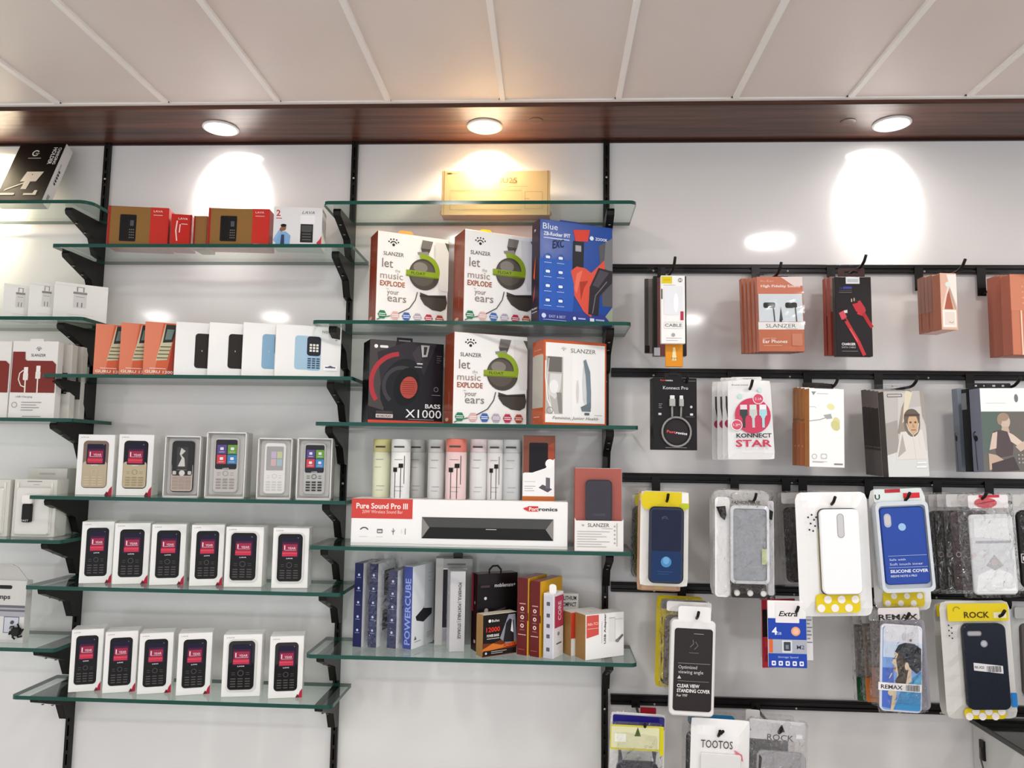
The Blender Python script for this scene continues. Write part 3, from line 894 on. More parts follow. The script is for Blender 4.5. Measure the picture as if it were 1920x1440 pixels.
# ------------------------------------------------------------------ headphone bay
TAN = '#c3a576'
o, W, H, D = carton('speaker_carton', 'long tan carton with line drawing under the warm lamp', 'box', 'c0', 827, 1031, 320, -.068, D=.040, col=TAN, rough=.4, faces={'bottom': '#a8764a', 'top': '#caa870'})
a = Art(W, H); c = '#8a6a3c'
a.e(.07, .935, .025, .02, '#5d4526'); a.r(.09, .93, .15, .937, '#5d4526'); a.t('iU25', .545, .72, .12, c, wd=.15); a.ring(.67, .76, .012, .018, c); a.r(.62, .64, .8, .646, c)
for u0, u1, v0, v1 in ((.08, .74, .12, .55), (.77, .93, .14, .52)):
    a.l([(u0, v0), (u1, v0), (u1, v1), (u0, v1), (u0, v0)], .004, c)
a.r(.77, .36, .81, .37, c); a.r(.02, 0, .026, 1, c); a.r(.976, 0, .982, 1, c); a.obj(o)
for s in (-1, 1):
    MB().prism([(s * W / 2, .002), (s * (W / 2 + .004), .006), (s * W / 2, .012)], 'y', 0, .02, M('#a8764a')).obj('corner_tuck', o)

BRN = '#8b3a22'


def slanzer_box(lab, key, xl, xr, yt, Yl, Yr, D, sticker=None):
    o, W, H, D = carton('headphone_box', lab, 'box', key, xl, xr, yt, Yl, Yr, D=D, group='white and brown headphone boxes', col='#efece9', faces={'left': BRN, 'top': '#c98a70', 'right': BRN}, rough=.3)
    a = Art(W, H); g = '#8a7f78'
    eye_logo(a, .22, .86, .12, '#2a2420'); a.t('SLANZER', .085, .735, .042, '#4a413b', wd=.28)
    a.t('let', .07, .60, .10, '#7d726b', wd=.15); a.t('the', .25, .555, .035, '#a89e97', wd=.07); a.t('music', .05, .475, .075, '#a08a80', wd=.31); a.t('EXPLODE', .05, .395, .055, '#a05530', wd=.34, b=1); a.t('in', .14, .355, .02, '#b0a59e', wd=.03); a.t('your', .15, .305, .055, '#857a73', wd=.16); a.t('ears', .155, .225, .085, '#8a7f78', wd=.26)
    a.p([(.80, .95), (.93, .95), (1, .86), (1, .40), (.90, .40), (.82, .60)], '#e2dedb')
    a.p([(.94, .955), (1, .95), (1, .85)], '#5a5a4a')
    a.p([(.62, .955), (.77, .95), (.74, .86), (.60, .86)], '#7b746f'); a.p([(.60, .86), (.74, .86), (.71, .80), (.62, .80)], '#4d4843'); a.p([(.55, .81), (.70, .83), (.72, .79), (.56, .78)], '#8f8983')
    a.p([(.60, .36), (.72, .335), (.97, .355), (.99, .27), (.97, .2), (.90, .165), (.78, .175), (.67, .225), (.61, .29)], '#443d37'); a.p([(.60, .33), (.97, .34), (.98, .32), (.60, .31)], '#2f2a26')
    a.c(.655, .565, .215, '#48423b', 28); a.c(.63, .575, .175, '#5a534b', 24); a.e(.6, .64, .10, .06, '#857f77'); a.ring(.64, .60, .17, .235, '#8ba324', -20, 105, 16)
    a.r(.40, .535, .84, .60, '#8aa022'); a.r(.40, .53, .84, .545, '#6d8018'); a.t('FLOAT', .47, .555, .03, '#4a5514', wd=.2, b=1)
    a.l([(.565, .36), (.54, .27), (.46, .17), (.31, .10)], .012, '#4a433e'); a.l([(-.0 + .02, .015), (.09, .045), (.2, .065)], .014, '#5d7a5c')
    for u, cc in ((.09, '#2f7a55'), (.265, '#dcb0ac'), (.42, '#3f66ad'), (.575, '#b3a7b8'), (.73, '#bb3450'), (.885, '#a8452e')):
        a.c(u, .075, .062, cc, 6); a.r(u - .045, .08, u + .045, .088, '#f0ecea'); a.r(u - .045, .06, u + .045, .068, '#f0ecea')
    a.obj(o)
    a = Art(W, H, D, 'left'); a.t('SLANZER HEADPHONE', .6, .15, .014, '#d8b09e', wd=None, rot=90); a.e(.4, .05, .2, .02, '#d8a890'); a.obj(o, 'side_print')
    if sticker:
        MB().slab(sticker[1], H + .008, *sticker[3:5], .008, D * .6, D * .6 + .001, M(sticker[0], .5), 8).obj('price_sticker', o)
    return o, W, H, D


W_ = .165
slanzer_box('white headphone box with brown side and green ear cup, below an orange sticker', 'c1', 703, 838, 441, -.165, -.088, .06, ('#dd9c50', -.008, .196, .036, .02))
slanzer_box('white headphone box half covered by the blue headphone box', 'c1', 868, 1000, 438, -.163, -.090, .07, ('#f0d414', -.018, .194, .03, .02))
slanzer_box('white headphone box with green ear cup on the lower headphone shelf', 'c2', 848, 987, 627, -.162, -.090, .065)
# blue headphone box
o, W, H, D = carton('headphone_box', 'blue headphone box with an orange ear cup and clear cut-away corner', 'box', 'c1', 1010, 1148, 419, -.168, -.096, D=.042, col='#1f4a9c', faces={'left': '#241a2c', 'top': '#27408c', 'right': '#3a3440'}, rough=.25)
a = Art(W, H)
a.p([(0, 0), (1, 0), (1, .12), (0, .12)], '#2a3c8c'); a.p([(0, .62), (.5, .62), (.45, .12), (0, .12)], '#2558b4')
a.p([(.80, .80), (.88, .84), (1, .90), (1, .2), (.86, .2), (.84, .5)], '#57555a'); a.p([(.9, .84), (1, .9), (1, .5), (.88, .6)], '#77767a')
a.p([(.90, .1), (1, .2), (1, .02)], '#9aa48c')
a.t('Blue', .04, .905, .06, '#dfe6f4', wd=.2); a.t('ZB-Rocker IFIT', .05, .845, .035, '#e8eefa', wd=.36, b=1); a.r(.05, .815, .40, .825, '#c8d4ec')
a.t('EXC', .17, .72, .075, '#161a3c', wd=.18, b=1, sh=.4, rot=12)
a.p([(.45, .93), (.68, .95), (.65, .83), (.48, .82)], '#d8402c'); a.p([(.45, .82), (.60, .82), (.59, .50), (.44, .50)], '#1c1a1f'); a.r(.48, .72, .56, .78, '#a8a8ac')
a.p([(.46, .40), (.42, .52), (.50, .57), (.62, .56), (.70, .52), (.88, .66), (.90, .55), (.80, .30), (.70, .08), (.60, .13), (.47, .28)], '#d9503c'); a.p([(.54, .42), (.66, .44), (.60, .36), (.56, .24)], '#a8321f'); a.p([(.50, .5), (.58, .54), (.50, .3), (.47, .35)], '#e87058')
a.p([(.66, .11), (.68, .38), (.80, .58), (1.0, .56), (.99, .44), (.82, .30), (.80, .1)], '#26222a'); a.p([(.72, .40), (.82, .56), (.95, .54), (.80, .38)], '#4a444e'); a.l([(.72, .12), (.76, .3), (.92, .45)], .012, '#77727c')
for r_ in range(4):
    for c_ in range(2):
        u, v = .11 + c_ * .17, .63 - r_ * .14
        a.ring(u, v, .045, .052, '#3f6ec4'); a.rr(u - .028, v - .012, u + .028, v + .014, .01, '#e6ecf8'); a.r(u - .05, v - .055, u + .05, v - .048, '#a8bce4')
a.c(.70, .865, .028, '#dfe6f4', 14); a.t('ZOOOK', .75, .85, .028, '#e8eefa', wd=.17, b=1)
a.c(.06, .06, .03, '#c8d0ec', 12); a.t('EASY & BEST', .13, .045, .026, '#b8c2e6', wd=.22); a.r(.05, .02, .36, .026, '#98a8dc'); a.c(.47, .055, .022, '#dfe4f4', 10); a.r(.52, .05, .62, .065, '#a8b4e0'); a.r(.68, .04, .74, .07, '#dfe4f4'); a.r(.76, .05, .88, .065, '#a8b4e0'); a.obj(o)
a = Art(W, H, D, 'left'); a.r(0, 0, 1, 1, '#241a2c'); a.p([(.25, .45), (.5, .66), (.42, .42)], '#d04432'); a.p([(.2, .2), (.5, .38), (.4, .26)], '#d04432'); a.t('ZB', .3, .9, .02, '#d8d0dc', wd=.2); a.t('Rocker', .1, .13, .02, '#e8e2ec', wd=.7); a.r(.1, .1, .8, .106, '#c8c0cc'); a.obj(o, 'side_print')
MB().slab(-.01, H + .004, .045, .012, .003, D * .5, D * .5 + .002, M('#27408c')).obj('hang_tab', o)
# black headphone box
o, W, H, D = carton('headphone_box', 'black headphone box with a red lit ear cup and red base stripe', 'box', 'c2', 689, 829, 641, -.162, -.088, D=.062, col='#17141a', faces={'front': '#1c181e', 'left': '#0e0d0e', 'top': '#1a171b'}, rough=.25)
a = Art(W, H); a.p([(0, .2), (.2, .15), (.35, 1), (0, 1)], '#45403f'); a.p([(.1, .85), (.5, 1), (.9, 1), (.6, .3), (.2, .2)], '#2f2a31')
a.ring(.42, .48, .36, .42, '#a8323a', 95, 215, 18); a.e(.44, .44, .28, .36, '#1a1a1e', 26, -18); a.ring(.44, .45, .22, .27, '#3c3a40', 60, 230, 14); a.e(.5, .45, .17, .24, '#0f0e11', 24, -15); a.e(.53, .44, .115, .135, '#b0483c', 20, -10)
for k in range(7):
    a.r(.44, .36 + k * .025, .62, .366 + k * .025, '#7d2a26')
a.p([(.68, .97), (.80, .97), (.77, .83), (.70, .82)], '#b5b2b2'); a.p([(.72, .95), (.77, .95), (.75, .85), (.72, .85)], '#2a272c'); a.p([(.56, .86), (.66, .97), (.7, .8), (.64, .7)], '#3d383f')
a.c(.08, .92, .025, '#efecec', 12); a.rr(.13, .905, .24, .935, .015, '#e8e4e4'); a.rr(.63, .73, .71, .745, .01, '#d8d4d6'); a.rr(.6, .69, .7, .70, .008, '#b8b4b6'); a.lines(.9, .97, .76, .84, 4, '#6d686c')
a.t('BASS', .755, .195, .05, '#efecec', wd=.21, b=1); a.t('X1000', .49, .075, .10, '#f4f2f2', wd=.49); a.r(.53, .05, .88, .056, '#a8a4a6'); a.ring(.9, .43, .025, .032, '#8a868a'); a.r(.84, .355, .96, .362, '#8a868a')
a.rr(.1, .115, .32, .145, .01, '#3f393c'); a.rr(.1, .062, .325, .108, .005, '#c8b8b4'); a.t('40 HRS PLAY', .115, .072, .022, '#3a2f30', wd=.19, b=1); a.r(0, 0, 1, .035, '#d04a3c'); a.obj(o)
b = MB()
for pts in ([(-.018, 0), (-.018, .012), (.018, .012), (.018, 0), (.014, 0), (.014, .007), (-.014, .007), (-.014, 0)],):
    b.add([(x, D * .4, H + z) for x, z in pts] + [(x, D * .4 + .002, H + z) for x, z in pts], [(0, 1, 6, 7), (1, 2, 5, 6), (2, 3, 4, 5), (15, 14, 9, 8), (14, 13, 10, 9), (13, 12, 11, 10), (1, 9, 10, 2), (0, 8, 9, 1), (2, 10, 11, 3)], BLACK)
b.obj('hang_tab', o)
# orange framed window box
o, W, H, D = carton('headphone_box', 'orange edged white window box with a silver neckband headset', 'box', 'c2', 1018, 1137, 640, -.160, -.098, D=.062, col='#c4572a', faces={'left': '#b8532e', 'right': '#4a2418', 'top': '#c4572a'}, rough=.25)
a = Art(W, H); a.r(.03, .03, .97, .965, '#f1eeea'); a.p([(.45, .04), (.96, .04), (.96, .94), (.45, .9)], '#f5f3f1'); eye_logo(a, .31, .885, .06, '#7a7570'); a.t('SLANZER', .42, .86, .05, '#6d6863', wd=.40)
a.r(.03, .13, .30, .80, '#b9b5ae'); a.r(.06, .62, .28, .80, '#6d6762'); a.p([(.1, .6), (.28, .6), (.26, .42), (.18, .3), (.08, .36)], '#d8d6d4'); a.e(.16, .45, .07, .08, '#eceae8'); a.p([(.2, .38), (.28, .38), (.29, .14), (.24, .14)], '#8a8680'); a.l([(.03, .75), (-.02 + .05, .55), (.06, .3), (.16, .13)], .02, '#efece6'); a.l([(.08, .78), (.05, .5), (.12, .2)], .012, '#e6e2da'); a.ring(.1, .17, .04, .05, '#8a8680')
a.p([(.62, .77), (.66, .79), (.73, .64), (.745, .40), (.745, .21), (.68, .2), (.675, .38), (.655, .6)], '#78878f'); a.p([(.62, .72), (.655, .6), (.675, .38), (.66, .24), (.62, .3), (.605, .5)], '#d5d6d8'); a.e(.53, .4, .02, .14, '#d9d6d3'); a.p([(.58, .22), (.74, .28), (.74, .17), (.6, .17)], '#6d7b82'); a.rr(.64, .125, .72, .155, .01, '#5f6d74')
a.t('Feminine, Junior Health', .14, .07, .035, '#8d7f78', wd=.72, sh=.3); a.r(.8, .125, .92, .13, '#a8a29c'); a.obj(o)
a = Art(W, H, D, 'left'); a.r(.05, .2, 1, .82, '#b9b3a9'); a.r(.2, .82, .9, .83, '#e8a080'); a.t('SLANZER', .2, .88, .012, '#f0c8b0', wd=.6); a.r(.2, .09, .7, .098, '#f0c8b0'); a.obj(o, 'side_window_print')
# ------------------------------------------------------------------ sound bar shelf
o, W, H, D = carton('sound_bar_box', 'long white box picturing a black sound bar with a red corner', 'box', 'c3', 657, 1064, 938, -.150, -.150, D=.085, col='#f2f0ee', rough=.3)
SBZ = SH['c3'] + H; a = Art(W, H)
a.r(0, .58, .285, 1, '#cf4740'); a.t('Pure Sound Pro III', .022, .79, .115, '#f8ece8', wd=.24, b=1); a.t('20W Wireless Sound Bar', .05, .69, .07, '#f0c8c0', wd=.19)
a.ring(.062, .29, .018, .023, '#4a4644', 30, 150, 10); a.r(.04, .19, .08, .195, '#a8a4a2'); a.rr(.122, .27, .148, .36, .003, '#6d6967'); a.r(.126, .29, .144, .33, '#d8d4d2'); a.r(.12, .19, .15, .195, '#a8a4a2')
a.r(.196, .24, .199, .38, '#6d6967'); a.l([(.19, .33), (.1975, .29), (.205, .34)], .003, '#6d6967'); a.r(.252, .25, .255, .38, '#77736f'); a.r(.236, .27, .238, .36, '#c8c4c2')
a.r(.33, .18, .935, .63, '#262524'); a.p([(.33, .63), (.935, .63), (.90, .42), (.36, .42)], '#4a4a48'); a.p([(.36, .42), (.90, .42), (.935, .18), (.33, .18)], '#1b1a19'); a.p([(.33, .63), (.365, .41), (.33, .18)], '#8a8782'); a.p([(.935, .63), (.9, .41), (.935, .18)], '#8a8782'); a.rr(.625, .385, .675, .40, .003, '#b8b5b0')
a.p([(.80, .83), (.82, .9), (.865, .9), (.865, .79), (.82, .79)], '#cf3d35'); a.t('Port', .823, .805, .075, '#f8ecea', wd=.042, b=1); a.t('ronics', .868, .805, .075, '#2c2826', wd=.085, b=1); a.p([(.795, .85), (.81, .88), (.81, .81)], '#cf3d35')
a.r(0, .055, 1, .06, '#7d7a77'); a.r(0, .03, 1, .034, '#a8a5a2'); a.obj(o)

# slim round earphone tins on the sound bar box
tins = [(716, 34, '#dfe0c2', '#c6bd84', -.100, 824, 'pale yellow earphone tin at the end of the row', 0),
        (751, 36, '#e6e5e3', '#cfcfcc', -.125, 824, 'white earphone tin with black earbuds, beside the yellow one', 1),
        (782, 33, '#c9c7c5', '#b3b1af', -.075, 825, 'grey earphone tin set back behind the two white ones', 0),
        (818, 32, '#cfcfcd', '#b9b8b6', -.110, 825, 'grey earphone tin beside the pink one', 0),
        (855, 39, '#e9ccca', '#d3786a', -.125, 823, 'pink earphone tin with black earbuds', 1),
        (897, 33, '#d9d8d6', '#d0bfc1', -.110, 824, 'pale tin with a pinkish cap, beside the pink one', 0),
        (928, 31, '#dcd8d6', '#c6c2c0', -.110, 825, 'white tin with black earbuds far from the yellow one', 1),
        (959, 35, '#c3c5c5', '#b5b7b7', -.105, 825, 'bluish grey tin beside the brown power bank box', 0)]
for px, pw, col, cap, Y, yt, lab, buds in tins:
    X = x_at(px, Y, SBZ + .06); R = pw / FPX * (Y - CAM.y) / 2
    H = z_at(yt, X, Y) - SBZ
    o = MB().lathe([(R * .94, 0), (R, .002), (R, H * .78)], (0, 0, 0), M(col, .3), 24).obj('earphone_tin', smooth=True)
    o.location = (X, Y, SBZ + .0003); tag(o, lab, 'tin', 'earphone tins on the sound bar box')
    MB().lathe([(R * 1.0, H * .782), (R * 1.01, H * .79), (R * 1.01, H * .985), (R * .96, H), (R * .5, H * 1.003)], (0, 0, 0), M(cap, .3), 24).obj('tin_lid', o, True)
    b = MB()
    def strip(a0, a1, z0, z1, mt, e=.0004):
        n = 6; vs = []
        for i in range(n + 1):
            an = math.radians(a0 + (a1 - a0) * i / n)
            for z in (z0, z1):
                vs.append(((R * 1.012 + e) * math.cos(an), (R * 1.012 + e) * math.sin(an), z))
        b.add(vs, [(2 * i, 2 * i + 2, 2 * i + 3, 2 * i + 1) for i in range(n)], mt)
    strip(-125, -60, H * .855, H * .885, M('#4a4644')); strip(-120, -70, H * .65, H * .66, M('#9a9692')); strip(-130, -80, H * .52, H * .528, M('#a8a4a0')); strip(-110, -60, H * .2, H * .21, M('#a09c98')); strip(-115, -70, H * .13, H * .138, M('#a09c98'))
    strip(-141, -139, H * .03, H * .88, M(col, .3))
    if buds:
        for an, z in ((-112, .45), (-78, .52)):
            strip(an - 13, an + 13, H * z, H * (z + .07), M('#191614'), .0008); strip(an - 2, an + 2, 0.002, H * z, M('#3a3532'))
        strip(-60, -56, H * .25, H * .72, M('#3a3532'))
    b.obj('wrap_print', o)
o, W, H, D = carton('power_bank_box', 'brown and white power bank box on the sound bar box', 'box', 'c3', 979, 1040, 817, -.125, -.120, D=.05, Z0=SBZ, col='#7d4838', faces={'top': '#6d4236', 'left': '#a8a29c'}, rough=.22)
a = Art(W, H); a.r(0, 0, 1, .07, '#b5622c'); a.r(.01, .07, .985, .42, '#f1eeec'); a.p([(.01, .42), (.45, .42), (.80, .55), (.985, .62), (.985, .42)], '#f1eeec'); a.p([(.6, .8), (.98, .9), (.98, .5)], '#a04a30')
a.rr(.2, .40, .78, .89, .05, '#19151a'); a.p([(.05, .43), (.3, .43), (.7, .5), (.985, .65), (.985, .1), (.05, .1)], '#f1eeec'); a.e(.84, .57, .14, .07, '#f6f4f2'); a.p([(.5, .2), (.78, .13), (.92, .18), (.62, .25)], '#57525a'); a.p([(.72, .19), (.85, .19), (.85, .35), (.72, .36)], '#6d6870'); a.lines(.06, .4, .15, .22, 3, '#7d7875'); a.r(.05, .29, .4, .295, '#a8a4a2'); a.obj(o)
# clear packed power bank
o, W, H, D = carton('power_bank_pack', 'clear pack with a dark power bank on a red card', 'pack', 'c3', 1077, 1166, 878, -.150, -.146, D=.03, col='#b0584a', rough=.3, faces={'top': '#c9bdb8', 'right': '#c9bdb8'})
bk = MB().slab(0, H * .60, W * .56, H * .52, .010, -.012, 0, M('#34303a', .3), 6, .003).obj('power_bank', o)
a = Art(W, H, off=.0124); a.t('SLANZER', .38, .42, .03, '#5a5560', wd=.26); a.obj(bk, 'lettering')
MB().box(-W / 2 - .001, W / 2 + .001, -.016, -.0155, H * .34, H, HARDCLEAR).obj('clear_window', o)
a = Art(W * 1.02, H, off=.0165); a.r(0, .0, 1, .365, '#e9e6e2'); a.p([(0, .365), (0, .40), (.03, .365)], '#e9e6e2'); a.p([(1, .365), (1, .39), (.97, .365)], '#e9e6e2'); eye_logo(a, .17, .30, .05); a.t('SLANZER', .27, .29, .045, '#5a534e', wd=.44); a.r(.55, .268, .78, .272, '#8a847e'); a.lines(.05, .72, .05, .23, 7, '#b5b0aa', .008); a.r(.86, .06, .875, .34, '#b0aba5')
for k in range(5):
    a.c(.82, .1 + k * .05, .018, '#a8a39d', 8)
a.obj(o, 'card_print')
MB().slab(-W * .1, H + .013, W * .6, .024, .006, .006, .0075, HARDCLEAR, 5).obj('clear_hang_tab', o)

# ------------------------------------------------------------------ lowest headphone-bay shelf, row of boxes like books
NAVY = '#1b2050'


def spine(lab, xl, xr, yt, Yl, Yr, D, col, faces, fn=None, sfn=None, **kw):
    o, W, H, D = carton('power_bank_box', lab, 'box', 'c4', xl, xr, yt, Yl, Yr, D=D, col=col, faces=faces, group='power bank boxes in a row', rough=kw.get('rough', .25))
    if fn:
        a = Art(W, H); fn(a); a.obj(o)
    if sfn:
        a = Art(W, H, D, kw.get('side', 'right')); sfn(a); a.obj(o, 'side_print')
    return o, W, H, D


def navy_spine(a):
    a.r(0, 0, 1, 1, NAVY)
    for v in (.86, .70, .53, .36, .2):
        a.c(.5, v, .13, '#c8cce4', 10); a.r(.25, v - .035, .75, v - .028, '#9096c4')


def white_side(a):
    a.r(0, 0, 1, 1, '#e6e6ea'); a.p([(.3, .48), (.5, .52), (.4, .56)], '#55545a')


def device_side(a):
    a.r(0, 0, 1, 1, '#e9e8ea'); a.r(.35, .6, .95, .90, '#1b1b1f'); a.r(.3, .18, .9, .42, '#1f2024'); a.p([(.35, .2), (.5, .42), (.7, .42)], '#4a4a50'); a.p([(.3, .5), (.55, .53), (.45, .57)], '#6d6c70')


spine('navy box with white icons at the upright end of the row', 661, 677, 1056, -.094, -.099, .080, NAVY, {'right': '#e6e6ea', 'top': '#2a2c50'}, navy_spine, white_side)
spine('navy box with a white side picturing two dark devices, under crumpled film', 689, 705, 1057, -.096, -.101, .085, '#272b52', {'right': '#e9e8ea', 'top': '#d8d6d4'}, navy_spine, device_side)
spine('navy box with glossy white scribbles of light, third of the narrow ones', 725, 742, 1070, -.098, -.104, .085, '#222a66', {'right': '#e6e6ea', 'top': '#2a2c50'}, navy_spine, lambda a: (white_side(a), a.e(.8, .4, .18, .07, '#27272b')))
o, W, H, D = spine('blue upright box with big vertical letters and a black cube on its side', 754, 771, 1062, -.100, -.109, .088, '#3f4a94', {'right': '#e4e5ea', 'top': '#cfd0d4'}, None, None)
a = Art(W, H); a.t('POWERCUBE', .80, .05, .6 * W / H, '#8fa4e0', wd=.80 * H / W, rot=90, b=1); a.obj(o)
a = Art(W, H, D, 'right'); a.r(0, 0, .55, 1, '#eceef2'); a.r(.55, 0, 1, 1, '#d0d1d6'); a.p([(.15, .38), (.5, .46), (.92, .43), (.9, .36), (.52, .29), (.2, .33)], '#26272a'); a.p([(.5, .46), (.55, .49), (.5, .40)], '#3a3b40'); a.p([(.1, .10), (.22, .10), (.16, .15)], '#5a5a60'); a.r(.12, .07, .4, .08, '#a8a8ae'); a.lines(.68, .9, .08, .14, 4, '#8a8a90'); a.lines(.7, .9, .78, .88, 3, '#a8a8ae'); a.obj(o, 'side_print')
# crumpled film wraps over the narrow boxes
def film_patch(x0, x1, z0, z1, Y, name, lab):
    b = MB(); nx, nz = 10, 14; vs = []
    for j in range(nz + 1):
        for i in range(nx + 1):
            vs.append((x0 + (x1 - x0) * i / nx, Y + random.uniform(-.004, .002), z0 + (z1 - z0) * j / nz))
    b.add(vs, [(j * (nx + 1) + i, j * (nx + 1) + i + 1, (j + 1) * (nx + 1) + i + 1, (j + 1) * (nx + 1) + i) for j in range(nz) for i in range(nx)], FILM)
    o = b.obj(name)
    return o
Zc = SH['c4']
f = film_patch(x_at(686, -.108, Zc), x_at(752, -.108, Zc), Zc + .002, Zc + .205, -.112, 'film_wrap', '')
tag(f, 'crumpled clear film wrapped around the narrow navy boxes', 'film')
o, W, H, D = spine('silver box with a dark window, tallest of the row', 814, 884, 1047, -.062, -.050, .040, '#a3a09e', {'top': '#3a3a3c', 'left': '#8a8786'}, None, None, rough=.15)
a = Art(W, H); a.r(0, 0, .2, 1, '#b8b5b3'); a.r(.2, .2, .75, .88, '#1c1a22'); a.r(.2, .87, .85, .885, '#e8e6e4'); a.r(.28, .4, .7, .84, '#29262e'); a.r(.3, .92, .8, .94, '#6d6a68'); a.r(.3, .3, .45, .36, '#4a4654'); a.r(.22, .04, .7, .18, '#8f8c94'); a.lines(.3, .6, .07, .15, 4, '#6d6a72'); a.obj(o)
MB().slab(W * .1, H + .005, .022, .010, .003, D * .5, D * .5 + .0015, M('#3a3a3c')).obj('hang_tab', o)
o, W, H, D = spine('pale grey box with vertical black print on its spine', 842, 871, 1072, -.120, -.112, .060, '#c6c4c6', {'right': '#3a1418', 'top': '#d8d6d6'}, None, None)
a = Art(W, H); a.t('POWERFUL | PORTABLE | STORAGE', .52, .86, .2 * W / H, '#3f3c40', wd=.70 * H / W, rot=-90, b=1); a.obj(o)
o, W, H, D = spine('black box with a loop handle and white print near its top', 893, 969, 1075, -.112, -.066, .030, '#1c1214', {'left': '#2a1518', 'top': '#3d2426', 'right': '#1c1214'}, None, None)
a = Art(W, H); a.r(.02, .5, .98, .86, '#0e0a0b'); a.t('mobilemate+', .42, .82, .05, '#efeae8', wd=.52); a.c(.2, .68, .035, '#d8d2d0', 10); a.r(.08, .82, .3, .85, '#4a3a3c'); a.l([(.4, .5), (.7, .54)], .03, '#5a5052'); a.e(.22, .52, .05, .03, '#a8a09e'); a.p([(.02, 0), (.98, 0), (.98, .4), (.02, .3)], '#150c0d'); a.obj(o)
a = Art(W, H, D, 'left'); a.r(0, 0, 1, 1, '#2a1518'); a.r(0, .5, .3, 1, '#b8344c'); a.c(.6, .62, .12, '#8a7a7a', 8); a.r(.5, .1, .8, .14, '#b8aeac'); a.obj(o, 'side_print')
b = MB(); b.tube([(-.014, D * .5, H - .002), (-.014, D * .5, H + .006), (-.006, D * .5, H + .014), (.006, D * .5, H + .014), (.014, D * .5, H + .006), (.014, D * .5, H - .002)], .0022, BLACK, 6); b.obj('loop_handle', o)
o, W, H, D = spine('small black power bank box with fiery print and a tan side', 904, 968, 1150, -.158, -.108, .026, '#1a1412', {'left': '#9c7642', 'top': '#e2d8c4', 'right': '#9c7642'}, None, None)
a = Art(W, H); a.p([(0, 0), (1, 0), (1, .3), (.6, .38), (.3, .3), (0, .32)], '#6d3018'); a.p([(0, .18), (.3, .3), (.55, .24), (1, .34), (1, .2), (0, .12)], '#d8772c'); a.p([(.5, .4), (.75, .95), (.95, .95), (1, .3), (.7, .25)], '#8a8e9c'); a.p([(.6, .3), (.68, .75), (.78, .85), (.9, .8), (.92, .28)], '#241d20'); a.p([(.82, .55), (.86, .85), (.9, .5)], '#efeef2')
a.rr(.12, .74, .48, .94, .02, '#15110f'); a.c(.2, .84, .04, '#efece8', 10); a.t('Bullet', .26, .81, .06, '#efece8', wd=.22); a.t('12000', .10, .58, .11, '#e03a2c', wd=.40, b=1); a.t('POWER BANK', .12, .46, .06, '#f0ece6', wd=.36, b=1); a.r(.12, .41, .48, .425, '#d8d2ca'); a.t('POWER', .62, .17, .08, '#c0281c', wd=.36, b=1, rot=4); a.r(.02, .02, .98, .14, '#1a1412'); a.c(.1, .08, .03, '#d8d4d0', 8); a.lines(.25, .7, .06, .1, 2, '#d0ccc8', .012); a.obj(o)
MAR = '#6d1c1c'


def maroon(a):
    a.r(0, 0, 1, 1, '#641817'); a.r(.90, 0, 1, .45, '#d89a2a'); a.r(.94, .55, 1, 1, '#d89a2a'); a.r(.2, .66, .75, .672, '#c8a8a0')
    for v in (.6, .49, .38):
        a.c(.45, v, .16, '#ecdcd4', 12); a.c(.45, v, .09, '#8a2a28', 8); a.r(.25, v - .055, .65, v - .05, '#c89a92')
    a.r(.1, .26, .8, .27, '#d8b8b0'); a.r(.1, .07, .7, .078, '#a85a54')


spine('maroon box with round white icons, hidden side of the pair', 969, 990, 1084, -.122, -.134, .085, MAR, {'top': '#8a2c28', 'right': '#d8a428'}, maroon, None)
spine('maroon box with a yellow side showing, front of the pair', 993, 1013, 1090, -.1345, -.146, .100, MAR, {'top': '#8a2c28', 'right': '#dba41f'}, maroon, lambda a: (a.r(0, 0, 1, 1, '#dfa821'), a.e(.45, .62, .2, .05, '#3a2a14')))
o, W, H, D = spine('slim white box with a pink panel beside the maroon ones', 1018, 1037, 1113, -.147, -.157, .050, '#d5d3d8', {'right': '#eceaec', 'top': '#f2f0ee'}, None, None)
a = Art(W, H); a.r(.08, .02, .92, .96, '#c9c7d0')
for v in (.84, .66, .5, .34, .14):
    a.rr(.32, v - .03, .66, v + .03, .06, '#5a585e')
a.obj(o)
a = Art(W, H, D, 'right'); a.r(.12, .46, .98, .95, '#b83a58'); a.t('CORE', .75, .56, .3 * D / H, '#efc8d0', wd=.30 * H / D, rot=90, b=1); a.r(.3, .2, .8, .22, '#55535a'); a.e(.5, .36, .1, .03, '#8a8890'); a.obj(o, 'side_print')
MB().slab(W * .2, H + .008, .016, .02, .006, .01, .012, M('#f4f2f0')).obj('hang_tab', o)
o, W, H, D = spine('white box with small black print standing behind the tan carton pair', 1044, 1084, 1113, -.052, -.046, .028, '#efedea', {}, None, None)
a = Art(W, H); a.t('LITHIUM', .30, .88, .075, '#2c2a2a', wd=.6, b=1); a.t('COMPACT', .16, .76, .075, '#2c2a2a', wd=.74, b=1); a.p([(0, .8), (.25, .9), (.1, .96), (0, .95)], '#c83a3a'); a.p([(0, .6), (.18, .8), (0, .8)], '#e08a80'); a.obj(o)
spine('tan ended white box half hidden behind the adapter box', 1070, 1128, 1146, -.128, -.083, .034, '#efedea', {'left': '#97703f', 'top': '#e6e3e0', 'right': '#97703f'}, lambda a: a.r(0, .4, .25, 1, '#c8402c'), None)
o, W, H, D = spine('white adapter box with a tan end and a red print block', 1097, 1170, 1150, -.160, -.108, .038, '#f3f1ef', {'left': '#97703f', 'top': '#e4e1de', 'right': '#97703f'}, None, None)
